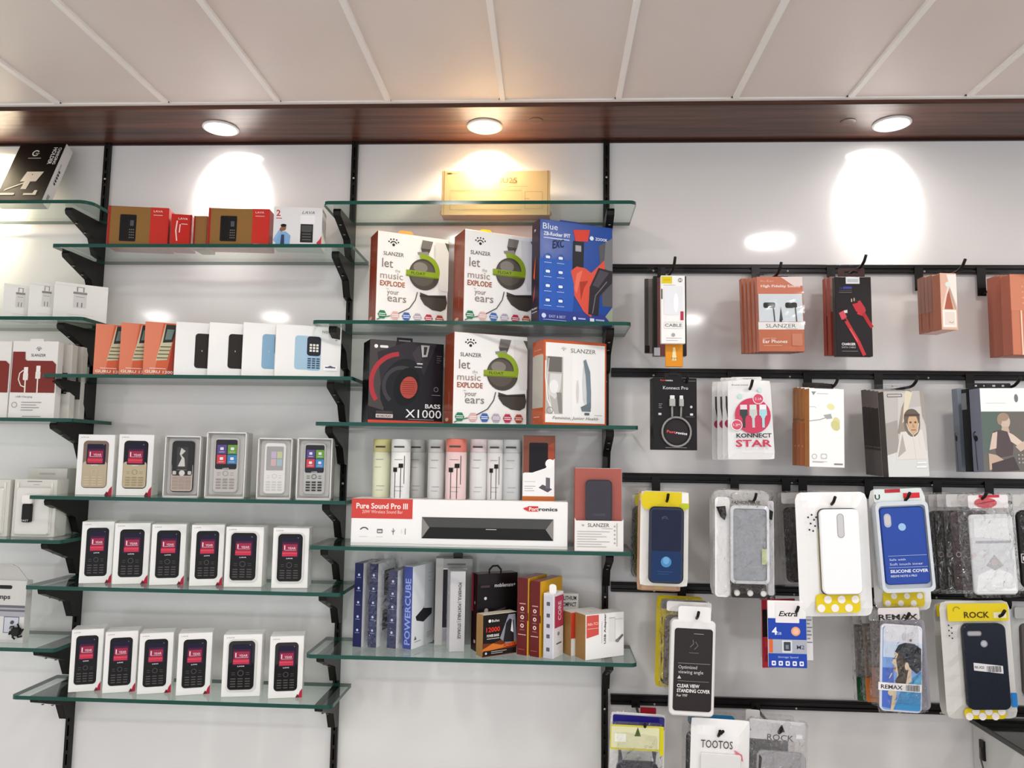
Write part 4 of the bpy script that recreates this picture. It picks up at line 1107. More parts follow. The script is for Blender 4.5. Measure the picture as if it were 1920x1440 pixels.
a = Art(W, H); a.p([(.03, .48), (.34, .54), (.34, .98), (.03, .98)], '#d4564c'); a.t('Adlo 7C3', .05, .76, .06, '#f6dcd8', wd=.27); a.r(.05, .68, .33, .69, '#f0c8c4'); a.r(.6, .35, .76, .88, '#e6e4e2'); a.r(.6, .875, .76, .89, '#a8a5a2'); a.r(.755, .35, .762, .88, '#b8b5b2'); a.t('USB Adapter', .52, .32, .05, '#4a4644', wd=.62, rot=90, b=1); a.r(.42, .34, .425, .82, '#7d7a77'); a.p([(.80, .38), (.95, .5), (.98, .46), (.84, .33)], '#6d6a68'); a.e(.82, .36, .05, .04, '#8a8784'); a.r(.76, .84, .98, .85, '#c2bfbc'); a.obj(o)
MB().slab(-W * .1, H + .001, .03, .004, .002, D * .4, D * .6, HARDCLEAR, 4).obj('clear_seal', o)
# ================================================================== hooks on the rails and what hangs on them
def hook(lab, tx, ty, L, ri, X=None):
    """black wire hook on rail ri; (tx, ty): where its upturned tip shows, L: reach in front of the wall"""
    tip = at(tx, ty, -L)
    Zt = tip.z - 0.016
    Xb = tip.x if X is None else X
    Z = RZ[ri]
    b = MB()
    zb = min(Zt - .006, Z - 0.012)
    b.prism([(Xb - .0095, zb), (Xb + .0095, zb), (Xb + .0095, Z + .004), (Xb - .0095, Z + .004)], 'y', -.0165, -.0142, BLACK)
    o = b.obj('rail_hook'); tag(o, lab, 'hook', 'black wire hooks on the rails')
    w_ = MB(); zz = max(Zt, zb + .004)
    w_.tube([(Xb, -.015, zz), (Xb, -.06, zz - .0015), (tip.x, -L + .035, Zt - .002), (tip.x, -L + .022, Zt), (tip.x, -L + .010, Zt + .006), (tip.x, -L, tip.z)], (.0031), BLACK, 8)
    w_.obj('wire_arm', o, True)
    return o


def hang(name, lab, cat, xc, yc, wp, hp, Y, D=.012, roll=0.0, yaw=0.0, col=WB, faces=None, group=None, rough=.35, mesh=None, lean=0.0):
    """a flat pack hanging with its front face at distance -Y; (xc, yc) centre and wp x hp size as they show"""
    s = (Y - CAM.y) / FPX
    W, H = wp * s, hp * s
    c = at(xc, yc, Y)
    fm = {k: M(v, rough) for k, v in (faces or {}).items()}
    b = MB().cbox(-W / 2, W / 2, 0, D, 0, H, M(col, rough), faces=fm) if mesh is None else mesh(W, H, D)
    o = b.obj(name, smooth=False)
    R = Matrix.Rotation(math.radians(yaw), 4, 'Z') @ Matrix.Rotation(math.radians(roll), 4, 'Y') @ Matrix.Rotation(math.radians(lean), 4, 'X')
    p = c - (R @ Vector((0, 0, H / 2)))
    o.rotation_euler = R.to_euler(); o.location = p
    tag(o, lab, cat, group)
    return o, W, H, D


def tab(o, W, H, D, w=.5, h=.014, mt=None, slot=True):
    """hang tab with a slot above a pack"""
    mt = mt or M('#e9e7e4'); n = rrect(0, H + h * .5, W * w, h, .003, 4); b = MB()
    if slot:
        m_ = rrect(0, H + h * .55, W * w * .5, h * .3, .0015, 4); k = len(n)
        vs = [(x, D * .5, z) for x, z in n] + [(x, D * .5, z) for x, z in m_] + [(x, D * .5 + .0008, z) for x, z in n] + [(x, D * .5 + .0008, z) for x, z in m_]
        b.add(vs, [(i, (i + 1) % k, k + (i + 1) % k, k + i) for i in range(k)] + [(2 * k + (i + 1) % k, 2 * k + i, 3 * k + i, 3 * k + (i + 1) % k) for i in range(k)], mt)
    else:
        b.add([(x, D * .5, z) for x, z in n], [list(range(len(n)))], mt)
    return b.obj('hang_tab', o)


def pouch(W, H, D, mt=None, r=.008, puff=1.0, nx=10, nz=16, crinkle=.0012, seed=1):
    """a soft flat bag: two bulged sheets sealed at the rim"""
    mt = mt or FILM; fr = .015 if mt is FILM else 0.0; rnd = random.Random(seed); b = MB(); vs, fs = [], []
    for side in (-1, 1):
        o = len(vs)
        for j in range(nz + 1):
            for i in range(nx + 1):
                u, v = i / nx, j / nz
                x, z = (u - .5) * W, v * H
                ex = max(0, abs(x) - (W / 2 - r)); ez = max(0, abs(z - H / 2) - (H / 2 - r))
                if ex > 0 and ez > 0:
                    dd = math.hypot(ex, ez)
                    if dd > r:
                        x -= math.copysign(ex - ex * r / dd, x); z -= math.copysign(ez - ez * r / dd, z - H / 2)
                k = min(1, 4.5 * min(u, 1 - u, v * 1.6, (1 - v) * 1.3))
                y = D / 2 + side * ((D / 2 * puff + (fr if side < 0 else 0)) * k) + (rnd.uniform(-1, 1) * crinkle * (1.6 if fr else 1) if 0 < k else 0)
                vs.append((x, y, z))
        for j in range(nz):
            for i in range(nx):
                q = (o + j * (nx + 1) + i, o + j * (nx + 1) + i + 1, o + (j + 1) * (nx + 1) + i + 1, o + (j + 1) * (nx + 1) + i)
                fs.append(q if side < 0 else q[::-1])
    b.add(vs, fs, mt)
    return b


PAPER = M('#e9e6e3', .3)
WPOUCH = M('#eceae8', .22, 0, .3)
GPOUCH = M('#c9c7c4', .2, 0, .4)
ORG = '#c06a4a'

# ---- first rail
hook('black hook behind the tall white cable box', 1266, 482, .215, 0)
o, W, H, D = hang('hanging_cable_box', 'tall white cable box with a yellow sticker on the first rail', 'box', 1262, 580, 45, 130, -.195, .012, group='packs on the cable hook', faces={'left': '#d8d4c4'})
a = Art(W, H); a.r(.03, .88, .46, .985, '#d8c822'); a.r(.1, .92, .4, .95, '#e0b020'); a.ring(.80, .93, .07, .09, '#3a3634'); a.r(.79, .9, .81, .96, '#3a3634'); a.r(.1, .855, .6, .86, '#a8a4a8'); a.rr(.12, .42, .88, .84, .05, '#e6e6ea'); a.e(.62, .6, .1, .14, '#f6f6f8'); a.r(.8, .34, .93, .47, '#b8344c'); a.t('CABLE', .16, .245, .045, '#6d6864', wd=.7); a.l([(.12, .22), (.90, .22), (.90, .31), (.12, .31), (.12, .22)], .012, '#c2beba'); a.c(.5, .125, .08, '#a8a4a2', 12); a.lines(.2, .85, .04, .075, 2, '#b5b1ae'); a.r(0, .65, .06, .8, '#5a564e'); a.obj(o)
tab(o, W, H, D, .95, .020, HARDCLEAR)
o, W, H, D = hang('hanging_accessory_pack', 'orange card showing below the tall white cable box', 'pack', 1264, 640, 32, 96, -.175, .006, group='packs on the cable hook', col='#dd8e1f')
a = Art(W, H); a.p([(.35, .12), (.65, .12), (.56, .38), (.44, .38)], '#f0dca8'); a.t('TIPS', .32, .13, .05, '#6d5a38', wd=.36); a.obj(o)
tab(o, W, H, D, .5, .05, HARDCLEAR)
o, W, H, D = hang('hanging_cable_box', 'dark box behind the tall white cable box with a maroon side', 'box', 1256, 592, 62, 152, -.110, .02, group='packs on the cable hook', col='#1d1413', faces={'left': '#5c332f'}, rough=.2)
a = Art(W, H); a.r(0, 0, .12, 1, '#15211b'); a.r(.12, 0, .36, .98, '#6d4040'); a.r(.02, .0, .2, .1, '#b8bcc0'); a.rr(.2, .15, .3, .35, .02, '#a8807c'); a.obj(o)
tab(o, W, H, D, .5, .02, HARDCLEAR)
o, W, H, D = hang('hanging_cable_box', 'thin grey edged pack furthest back on the cable hook', 'box', 1220, 592, 22, 142, -.060, .01, group='packs on the cable hook', col='#77706c')
Art(W, H).r(0, .0, .4, .1, '#1a1614').r(0, .1, .3, 1, '#4a4442').obj(o)
tab(o, W, H, D, .6, .03, HARDCLEAR)

hook('black hook holding the coral earphone packs', 1465, 492, .215, 0)


def earphone(lab, xc, yc, Y, front):
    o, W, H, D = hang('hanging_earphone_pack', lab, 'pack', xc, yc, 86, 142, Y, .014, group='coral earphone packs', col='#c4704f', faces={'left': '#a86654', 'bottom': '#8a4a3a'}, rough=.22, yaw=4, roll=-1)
    if front:
        a = Art(W, H); a.r(.0, .77, 1, 1, '#cf7a5e'); a.p([(.52, 1), (1, 1), (1, .88), (.8, .88)], '#f0dcd4'); a.t('In-Ear', .08, .93, .03, '#e8b098', wd=.3); a.t('High Fidelity Sound', .08, .86, .032, '#f8e8e0', wd=.86, b=1)
        a.r(.02, .40, .98, .77, '#d9dfe2'); a.r(.0, .295, 1, .395, '#efece9'); a.t('SLANZER', .16, .32, .05, '#6d6864', wd=.66); a.r(.6, .30, .85, .305, '#8a8581')
        for u, s in ((.24, 1), (.72, 1)):
            a.rr(u - .12, .58, u + .14, .655, .04, '#3a3d3a'); a.c(u - .07 * s, .615, .05, '#232623'); a.l([(u + .1, .58), (u + .12, .40)], .03, '#55585a')
        a.p([(.46, .41), (.5, .60), (.54, .42)], '#4a4e50'); a.c(.49, .41, .03, '#33383a'); a.t('Ear Phones', .08, .115, .045, '#f8e4da', wd=.54, b=1); a.t('super bass', .08, .17, .02, '#efc2b0', wd=.3); a.r(.1, .08, .5, .085, '#efc2b0'); a.rr(.72, .08, .95, .24, .02, '#cc8468'); a.obj(o)
        MB().box(-W / 2 - .0015, W / 2 + .0015, -.0022, -.0018, -.002, H + .001, HARDCLEAR).obj('clear_sleeve', o)
    tab(o, W, H, D, .95, .012, HARDCLEAR)


for k, (xc, yc, Y) in enumerate(((1464, 589, -.190), (1457, 590, -.165), (1449, 591, -.140), (1442, 592, -.115), (1434, 592, -.085))):
    earphone(('front coral earphone pack with two black earbuds pictured', 'coral earphone pack, second from the front of its hook', 'coral earphone pack, third from the front of its hook', 'coral earphone pack, fourth from the front of its hook', 'coral earphone pack at the back of its hook')[k], xc, yc, Y, k == 0)

hook('black hook holding the black charging cable box', 1624, 478, .215, 0)
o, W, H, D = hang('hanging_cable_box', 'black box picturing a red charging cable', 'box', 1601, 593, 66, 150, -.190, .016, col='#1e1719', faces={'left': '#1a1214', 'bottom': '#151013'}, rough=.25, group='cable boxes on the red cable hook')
a = Art(W, H); a.r(.3, .91, .68, .995, '#d5d6d8'); a.r(.34, .93, .64, .97, '#b5b6b8'); a.r(.22, .845, .46, .875, '#3c3a8c'); a.r(.1, .80, .46, .803, '#a8a4a6'); a.r(.1, .825, .46, .828, '#6d686a'); a.t('FASHION', .12, .845, .02, '#4a48a0', wd=.34)
a.l([(.62, .57), (.80, .54)], .20, '#c23a3a'); a.p([(.45, .66), (.68, .70), (.82, .60), (.74, .52), (.56, .56)], '#b8323a'); a.p([(.40, .69), (.58, .73), (.62, .67), (.46, .65)], '#241a18'); a.r(.43, .68, .46, .72, '#c2a890'); a.r(.5, .69, .53, .73, '#c2a890'); a.l([(.76, .54), (.88, .44), (.99, .36)], .10, '#a8282c'); a.p([(.08, .54), (.22, .57), (.30, .49), (.16, .45)], '#c84a58'); a.p([(.22, .57), (.32, .58), (.32, .54), (.24, .54)], '#d8d0cc'); a.l([(.24, .47), (.40, .34), (.60, .18), (.76, .01)], .10, '#b83238'); a.l([(.38, .34), (.58, .18)], .02, '#d87078'); a.c(.25, .45, .04, '#2a1a1c', 10)
a.t('CHARGER', .14, .135, .03, '#efeae8', wd=.38, b=1); a.t('DATA CABLE', .14, .10, .02, '#b8b2b0', wd=.38); a.r(.14, .06, .58, .063, '#b8b2b0'); a.obj(o)
tab(o, W, H, D, .75, .02, M('#3a1f1f'))
o, W, H, D = hang('hanging_cable_box', 'red edged cable box behind the black one', 'box', 1589, 592, 62, 148, -.120, .02, col='#7d3a30', faces={'left': '#b5452f'}, group='cable boxes on the red cable hook')
Art(W, H).r(0, .55, .2, 1, '#8f7468').obj(o); tab(o, W, H, D, .5, .02, HARDCLEAR)
o, W, H, D = hang('hanging_cable_box', 'red cable box at the back of the red cable hook', 'box', 1580, 593, 60, 146, -.070, .02, col='#7d3a30', faces={'left': '#b5452f'}, group='cable boxes on the red cable hook')
Art(W, H).r(0, .5, .2, 1, '#a0877c').obj(o); tab(o, W, H, D, .5, .02, HARDCLEAR)

hook('black hook holding the small copper coloured packs', 1810, 486, .215, 0)
for k, (xc, yc, Y) in enumerate(((1779, 565, -.190), (1765, 568, -.145), (1752, 571, -.100))):
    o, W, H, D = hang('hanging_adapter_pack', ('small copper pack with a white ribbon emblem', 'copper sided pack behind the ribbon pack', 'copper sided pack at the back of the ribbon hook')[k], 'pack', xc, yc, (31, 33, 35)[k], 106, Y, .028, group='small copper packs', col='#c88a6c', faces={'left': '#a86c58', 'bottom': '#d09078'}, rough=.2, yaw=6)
    if k == 0:
        a = Art(W, H); a.r(0, 0, 1, 1, '#dcb09a'); a.p([(.4, .98), (1, .98), (1, .4), (.6, .75)], '#f0e2d8'); a.p([(.42, .75), (.55, .75), (.2, .36), (.08, .36)], '#efd2c4'); a.p([(.5, .72), (.62, .72), (.95, .36), (.85, .36)], '#b0a098'); a.p([(.4, .62), (.52, .7), (.75, .36), (.2, .36)], '#a85c48'); a.c(.47, .80, .17, '#d8e2d8', 12); a.r(.08, .04, .92, .35, '#efe6de'); a.r(.2, .08, .82, .31, '#e2d2c8'); a.ring(.6, .16, .12, .16, '#a89488', 200, 340, 8); a.obj(o)
    else:
        a = Art(W, H, D, 'left'); a.r(.1, .35, .95, .98, '#9c7468'); a.r(.45, .05, .5, .98, '#8a4c3a'); a.obj(o, 'side_print')
    tab(o, W, H, D, .8, .012, HARDCLEAR)

hook('black hook cut off by the edge of view', 1934, 500, .20, 0)
for k, (xc, yc, wp, Y) in enumerate(((1934, 590, 76, -.180), (1917, 592, 78, -.130), (1904, 593, 70, -.075))):
    o, W, H, D = hang('hanging_earphone_pack', ('coral pack with a dotted front beside the edge of view', 'coral pack second from the wall beside the edge of view', 'coral pack closest to the wall beside the edge of view')[k], 'pack', xc, yc, wp, 150, Y, .030, group='coral packs at the rail end', col='#c4775a', faces={'left': '#a3604e'}, rough=.22, yaw=5)
    a = Art(W, H)
    if k == 0:
        a.r(0, .55, 1, 1, '#cc8062')
        for r_ in range(4):
            for c_ in range(3):
                a.c(.3 + .12 * c_, .85 - .07 * r_, .025, '#d89a80', 8)
        a.r(.22, .0, .26, .55, '#f0c8b0')
    else:
        a.r(0, 0, .12, 1, '#b56a50')
    a.obj(o); tab(o, W, H, D, .8, .012, HARDCLEAR)

# ---- second rail
hook('black hook behind the coiled cable card', 1290, 702, .205, 1)
o, W, H, D = hang('hanging_cable_card', 'black card pack with a coiled grey cable', 'pack', 1266, 776, 82, 134, -.190, .030, yaw=7, col='#161213', faces={'left': '#0d0b0c', 'bottom': '#0d0b0c'}, rough=.28)
a = Art(W, H); a.r(0, 0, 1, 1, '#161213'); a.t('Port', .16, .955, .022, '#d84a44', wd=.12, b=1); a.t('ronics', .285, .955, .022, '#e8e4e4', wd=.16, b=1); a.r(.7, .96, .97, .965, '#8a8688'); a.t('Konnect Pro', .22, .84, .045, '#d8d4d6', wd=.58)
a.lines(.12, .2, .58, .63, 3, '#a8a4a6'); a.rr(.11, .48, .18, .51, .01, '#c8c4c6'); a.c(.87, .60, .03, '#c8c4c6', 10); a.rr(.84, .48, .91, .51, .01, '#d8d4d6'); a.r(.74, .46, .94, .464, '#8a8688'); a.r(.27, .03, .76, .034, '#b8b4b6'); a.obj(o)
cb = MB(); r0 = W * .33; cz_ = H * .25
pts = [(-W * .08, -.003, H * .60), (-W * .08, -.003, H * .45)]
for k in range(25):
    an = math.radians(110 - 360 * k / 24); pts.append((W * .02 + r0 * math.cos(an), -.003, cz_ + r0 * math.sin(an)))
cb.tube(pts, .0022, M('#8f8b88', .3), 6)
cb.tube([(W * .12, -.003, cz_ + r0 * .95), (W * .13, -.003, H * .6)], .0022, M('#8f8b88', .3), 6); cb.obj('coiled_cable', o, True)
a = Art(W, H, off=.0008); a.c(.52, .25, .27, '#241e20', 28); a.t('Port', .30, .24, .035, '#e05048', wd=.2, b=1, rot=-6); a.t('ronics', .51, .225, .035, '#f0ecec', wd=.26, b=1, rot=-6); a.obj(o, 'spool_print')
b = MB()
for s, wpl in ((-.08, .13), (.13, .1)):
    b.slab(W * s, H * .655, W * wpl, H * .10, .001, -.006, -.001, M('#a8a5a0', .3, .5), 3); b.slab(W * s, H * .72, W * wpl * .8, H * .07, .001, -.005, -.001, M('#d8d6d2', .25, .7), 3)
b.obj('connector', o)
tab(o, W, H, D, .4, .012, M('#1f191b'))

hook('black hook holding the white cable bags', 1411, 713, .20, 1)
for k, (xc, yc, Y) in enumerate(((1408, 787, -.180), (1398, 787, -.155), (1388, 788, -.130), (1378, 788, -.105))):
    def shape(W, H, D, seed=k):
        b = pouch(W, H, D, M('#e6e4e3', .25, 0, .3), .004, 1, 8, 12, .0006, seed)
        b.v = [(x * (1.0 + .10 * (1 - z / H)) , y, z) for x, y, z in b.v]
        return b
    o, W, H, D = hang('hanging_cable_bag', ('front white cable bag with a big pink disc', 'white cable bag, second from the front', 'white cable bag, third from the front', 'white cable bag at the back of its hook')[k], 'bag', xc, yc, 78, 146, Y, .012, group='white cable bags', mesh=shape, roll=-1)
    a = Art(W, H, off=.0022)
    if k == 0:
        a.e(.25, .80, .05, .03, '#b8dcd4'); a.e(.72, .88, .05, .03, '#cce6e0'); a.t('Portronics', .07, .935, .016, '#5a5654', wd=.38, b=1)
        a.c(.54, .55, .42, '#c4405c', 30); a.c(.68, .765, .13, '#f3eeee', 18); a.c(.68, .765, .115, '#cc5068', 18); a.t('2.1A', .68, .75, .03, '#f6e4e8', wd=.16, al='c'); a.c(.16, .435, .13, '#f3eeee', 18); a.c(.16, .435, .115, '#cc5068', 18); a.t('1.2M', .16, .42, .03, '#f6e4e8', wd=.16, al='c')
        for u, body, hd in ((.33, '#3a4444', '#e8d0d4'), (.55, '#c2c8c4', '#d2d8d2'), (.78, '#a6d2d8', '#f2e4e8')):
            a.r(u - .08, .62, u + .08, .69, hd); a.rr(u - .09, .55, u + .09, .63, .02, body); a.p([(u - .08, .58), (u + .08, .58), (u + .04, .52), (u - .04, .52)], body); a.r(u - .03, .40, u + .03, .53, body)
        a.t('KONNECT', .14, .275, .052, '#2c2829', wd=.82, b=1); a.t('STAR', .12, .16, .085, '#c03a54', wd=.84, b=1); a.l([(.3, .12), (.8, .12)], .006, '#e2c8cc')
    else:
        a.c(.1, .45, .1, '#b04458', 14); a.l([(.1, .5), (.06, .66), (.06, .8)], .04, '#4a4644')
    a.obj(o); tab(o, W, H, D, .6, .008, PAPER)

hook('black hook holding the orange edged white boxes', 1572, 706, .205, 1)
for k, (xc, yc, Y) in enumerate(((1550, 802, -.190), (1541, 801, -.155), (1534, 800, -.125), (1527, 800, -.095))):
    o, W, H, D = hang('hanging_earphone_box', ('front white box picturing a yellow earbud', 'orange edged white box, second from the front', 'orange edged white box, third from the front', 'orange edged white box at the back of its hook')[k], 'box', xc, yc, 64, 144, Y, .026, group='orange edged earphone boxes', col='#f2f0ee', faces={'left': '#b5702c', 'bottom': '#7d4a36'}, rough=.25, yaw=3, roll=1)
    if k == 0:
        a = Art(W, H); a.r(0, 0, 1, 1, '#f2f0ee'); a.p([(.06, .96), (.2, .96), (.12, .91)], '#8a8f8c'); a.r(.22, .93, .55, .94, '#c2c2be'); a.e(.78, .45 + .13, .1, .06, '#d8d49a', rot=20); a.e(.62, .77, .09, .05, '#e2e0a8', rot=70); a.l([(0, .58), (.3, .60), (.55, .64)], .025, '#a8a49c'); a.p([(.4, .66), (.62, .68), (.66, .62), (.5, .61)], '#a5a6a0'); a.l([(0, .76), (.15, .765), (.2, .75)], .015, '#c2beb4'); a.e(.75, .53, .12, .07, '#cfc98c', rot=30)
        a.ring(.14, .13, .06, .075, '#a8a4a2'); a.rr(.32, .1, .5, .17, .04, '#c8c4c2'); a.rr(.35, .115, .47, .155, .03, '#f2f0ee'); a.lines(.08, .5, .055, .065, 2, '#b8b4b2'); a.r(.7, .03, .95, .05, '#8a8682'); a.obj(o)
    else:
        a = Art(W, H, D, 'left'); a.r(.0, 0, 1, .55, '#b5602c'); a.r(.25, 0, .35, 1, '#cc8a48'); a.c(.6, .25, .1, '#d8b088', 8); a.r(.1, .58, 1, .6, '#8a5424'); a.obj(o, 'side_print')
    tab(o, W, H, D, .55, .012, M('#2a2624'))

hook('black wavy hook holding the boxes with a hooded figure', 1721, 706, .205, 1)
for k, (xc, yc, Y) in enumerate(((1699, 813, -.192), (1689, 812, -.165), (1682, 811, -.138), (1674, 810, -.111), (1666, 809, -.084))):
    o, W, H, D = hang('hanging_earphone_box', ('front grey box picturing a hooded figure with earphones', 'dark sided grey box, second from the front', 'dark sided grey box, third from the front', 'dark sided grey box, fourth from the front', 'dark sided grey box at the back of its hook')[k], 'box', xc, yc, 74, 156, Y, .022, group='grey boxes with a hooded figure', col='#a5a09c', faces={'left': '#4c4542'}, rough=.2, yaw=3, roll=-2.0)
    if k == 0:
        a = Art(W, H); a.r(0, .0, 1, 1, '#bab5b0'); a.r(0, .0, 1, .3, '#d5d5d2'); a.p([(0, .62), (.3, .66), (.35, .3), (0, .25)], '#a19a95'); a.p([(.36, .98), (.55, .98), (.6, .8), (.92, .82), (1, .5), (1, .3), (.3, .28), (.3, .55)], '#c9c4be')
        a.p([(.28, .5), (.42, .8), (.62, 1), (.7, 1), (.52, .72), (.5, .5)], '#94897f'); a.p([(.42, .62), (.50, .66), (.72, .98), (.62, 1.0), (.54, 1.0)], '#d8cdb4'); a.p([(.9, 1), (1, 1), (1, .6), (.92, .7)], '#a0978e'); a.rr(.08, .93, .46, .97, .02, '#6d6864'); a.rr(.1, .94, .44, .96, .015, '#c2bdb8')
        a.p([(.2, .2), (.36, .52), (.9, .54), (.98, .2)], '#dad5cf'); a.p([(.25, .22), (.4, .5), (.46, .3)], '#b0a89f'); a.e(.66, .62, .20, .16, '#7d7067'); a.e(.66, .68, .2, .11, '#685c54'); a.e(.68, .61, .13, .12, '#c9a884'); a.r(.48, .70, .86, .73, '#57493f'); a.e(.62, .63, .03, .012, '#6d4f3a'); a.e(.74, .63, .03, .012, '#6d4f3a'); a.p([(.67, .62), (.72, .57), (.66, .57)], '#b08c68'); a.r(.62, .535, .74, .545, '#96604a')
        a.l([(.52, .62), (.56, .54), (.66, .48), (.78, .52), (.82, .62)], .014, '#e8e2d8'); a.l([(.66, .48), (.7, .3), (.72, .2)], .014, '#e8e2d8'); a.l([(.8, .5), (.84, .34)], .014, '#e8e2d8'); a.rr(.7, .1, .94, .12, .01, '#f0efee'); a.rr(.72, .15, .94, .165, .01, '#f0efee'); a.obj(o)
    else:
        a = Art(W, H, D, 'left'); a.r(0, .8, 1, 1, '#6d6662'); a.r(0, .3, 1, .8, '#2d2321'); a.r(0, .0, 1, .3, '#57504e'); a.r(.9, 0, 1, 1, '#8a8480'); a.r(.1, .33, .8, .34, '#6d6058'); a.obj(o, 'side_print')
    tab(o, W, H, D, .5, .012, HARDCLEAR)

hook('black wavy hook holding the exercise boxes', 1914, 706, .205, 1)
for k, (xc, yc, Y, fc, sd) in enumerate(((1888, 806, -.195, '#8f9199', '#7d8290'), (1869, 806, -.150, '#2a2c33', '#14161b'), (1846, 806, -.085, '#8a94a0', '#8d97a4'))):
    o, W, H, D = hang('hanging_earphone_box', ('front earphone box picturing an exercising figure', 'black earphone box behind the exercise box', 'blue grey earphone box with a sport earbud, at the back')[k], 'box', xc, yc, 92, 152, Y, (.036, .03, .022)[k], group='exercise earphone boxes', col=fc, faces={'left': sd, 'bottom': '#1c1d22'}, rough=.22, yaw=4, roll=-1)
    if k == 0:
        a = Art(W, H); a.r(.0, .72, 1, 1, '#eeeeec'); a.r(0, 0, 1, .72, '#6d6862'); a.p([(0, .72), (.5, .72), (.3, .3), (0, .2)], '#5c6a62'); a.l([(.1, .82), (.5, .82)], .01, '#c2ccc8'); a.e(.72, .88, .04, .05, '#77767a')
        a.e(.47, .60, .10, .085, '#c9b4a4'); a.e(.44, .655, .11, .05, '#a08874'); a.e(.36, .62, .05, .06, '#a08874'); a.p([(.40, .54), (.52, .54), (.56, .45), (.36, .45)], '#c0a894'); a.p([(.22, .48), (.36, .50), (.56, .47), (.62, .38), (.58, .2), (.26, .16)], '#584c4e'); a.p([(.12, .26), (.2, .46), (.30, .48), (.26, .28)], '#d2bcac'); a.p([(.5, .48), (.62, .44), (.82, .34), (.76, .28), (.56, .36)], '#d8c4b4'); a.p([(.64, .3), (.86, .38), (.9, .3), (.74, .24)], '#ccb5a4'); a.p([(.1, .22), (.26, .2), (.5, .1), (.1, .02)], '#c2a896'); a.p([(.15, .1), (.6, .18), (.7, .02), (.15, 0)], '#4c4446')
        for r_ in range(3):
            for c_ in range(4):
                a.c(.70 + c_ * .07, .2 - r_ * .045, .02, '#a8a09a', 6)
        a.obj(o)
    a = Art(W, H, D, 'left')
    if k != 1:
        a.l([(.35, .45), (.3, .42), (.35, .3), (.42, .02)], .05, '#1c1d22'); a.e(.42, .40, .18, .035, '#17181c'); a.ring(.4, .44, .16, .22, '#17181c', 80, 250, 10)
    else:
        a.r(0, .75, .6, .95, '#8a8d94'); a.r(.6, 0, .9, 1, '#0c0d10')
    a.obj(o, 'side_print'); tab(o, W, H, D, .5, .012, M('#2a2826'))
# ---- third rail: phone case bags
def phone_case(par, cx_, cz_, w, h, mt, y0=-.011, T=.010, r=.17, name='phone_case', roll=0):
    o = MB().slab(0, 0, w, h, w * r, 0, T, mt, 6, .002).obj(name, par)
    o.location = (cx_, y0, cz_); o.rotation_euler = (0, math.radians(roll), 0)
    return o


def case_art(case, w, h, off=.0004):
    a = Art(w, h, off=off)
    m0 = a.map
    a.map = lambda u, v: (lambda p: (p[0], p[1], p[2] - h / 2))(m0(u, v))
    return a


def header(par, W, H, z0, z1, mt, D, w=.96, y=-.004, name='header_card'):
    return MB().slab(0, (z0 + z1) / 2 * H, W * w, (z1 - z0) * H, .004, y, y + .0012, mt, 4).obj(name, par)


def polka(par, W, H, v0, v1, u0=.18, u1=.92, y=-.008):
    b = MB().slab((u0 + u1) / 2 * W - W / 2, (v0 + v1) / 2 * H, (u1 - u0) * W, (v1 - v0) * H, .008, y, y + .002, M('#e2c81c', .3), 5).obj('yellow_base_card', par)
    a = Art(W, H, off=-y + .0004)
    for i in range(2):
        for j in range(3):
            u = u0 + (u1 - u0) * ((j + .5 * i + .35) / 3.2)
            if u < u1 - .06:
                a.c(u, v0 + (v1 - v0) * (.25 + .45 * i), .055, '#f4ece6', 10)
    a.obj(b, 'dot_print')


YEL = M('#dcc41a', .3)
hook('black hook through the yellow header above the navy case', 1253, 927, .20, 2)
o, W, H, D = hang('hanging_case_bag', 'bag with a yellow header and a dark navy phone case', 'bag', 1246, 1010, 88, 172, -.178, .012, group='bags on the navy case hook', mesh=lambda W, H, D: pouch(W, H, D, M('#e6e3dc', .2, 0, .4), .006, .7, 8, 12, .0006, 3), roll=1)
MB().slab(0, H * .9, W * .98, H * .19, .012, -.003, -.0015, YEL, 6).obj('header_card', o)
w_, h_ = W * .72, H * .80
c = phone_case(o, W * .02, H * .44, w_, h_, M('#141a33', .12, 0, .5), -.012)
a = case_art(c, w_, h_); a.rr(.08, .03, .92, .42, .06, '#14305a'); a.rr(.08, .42, .92, .96, .06, '#191d38'); a.c(.5, .28, .15, '#4a86b8', 20); a.e(.5, .30, .09, .05, '#6aa2cc'); a.ring(.45, .84, .06, .08, '#4a4c64', 20, 200, 10); a.l([(.35, .86), (.55, .84)], .015, '#4a4c64'); a.lines(.25, .7, .12, .15, 2, '#33548a'); a.obj(c, 'back_print')
a = Art(W, H, off=.0035); a.r(.80, .82, .99, .87, '#b8c42a'); a.r(.84, .88, .98, .99, '#ecebe6'); a.obj(o, 'sticker')
o, W, H, D = hang('hanging_case_bag', 'case bag with a tan base showing below the navy case', 'bag', 1237, 1015, 80, 180, -.150, .014, group='bags on the navy case hook', mesh=lambda W, H, D: pouch(W, H, D, M('#b58a6c', .22, 0, .4), .005, 1, 8, 12, .0006, 4), roll=1)
Art(W, H, off=.001).r(.1, .02, .9, .06, '#c8a080').r(.4, .03, .6, .05, '#d0b860').obj(o)
header(o, W, H, .9, .985, YEL, D)
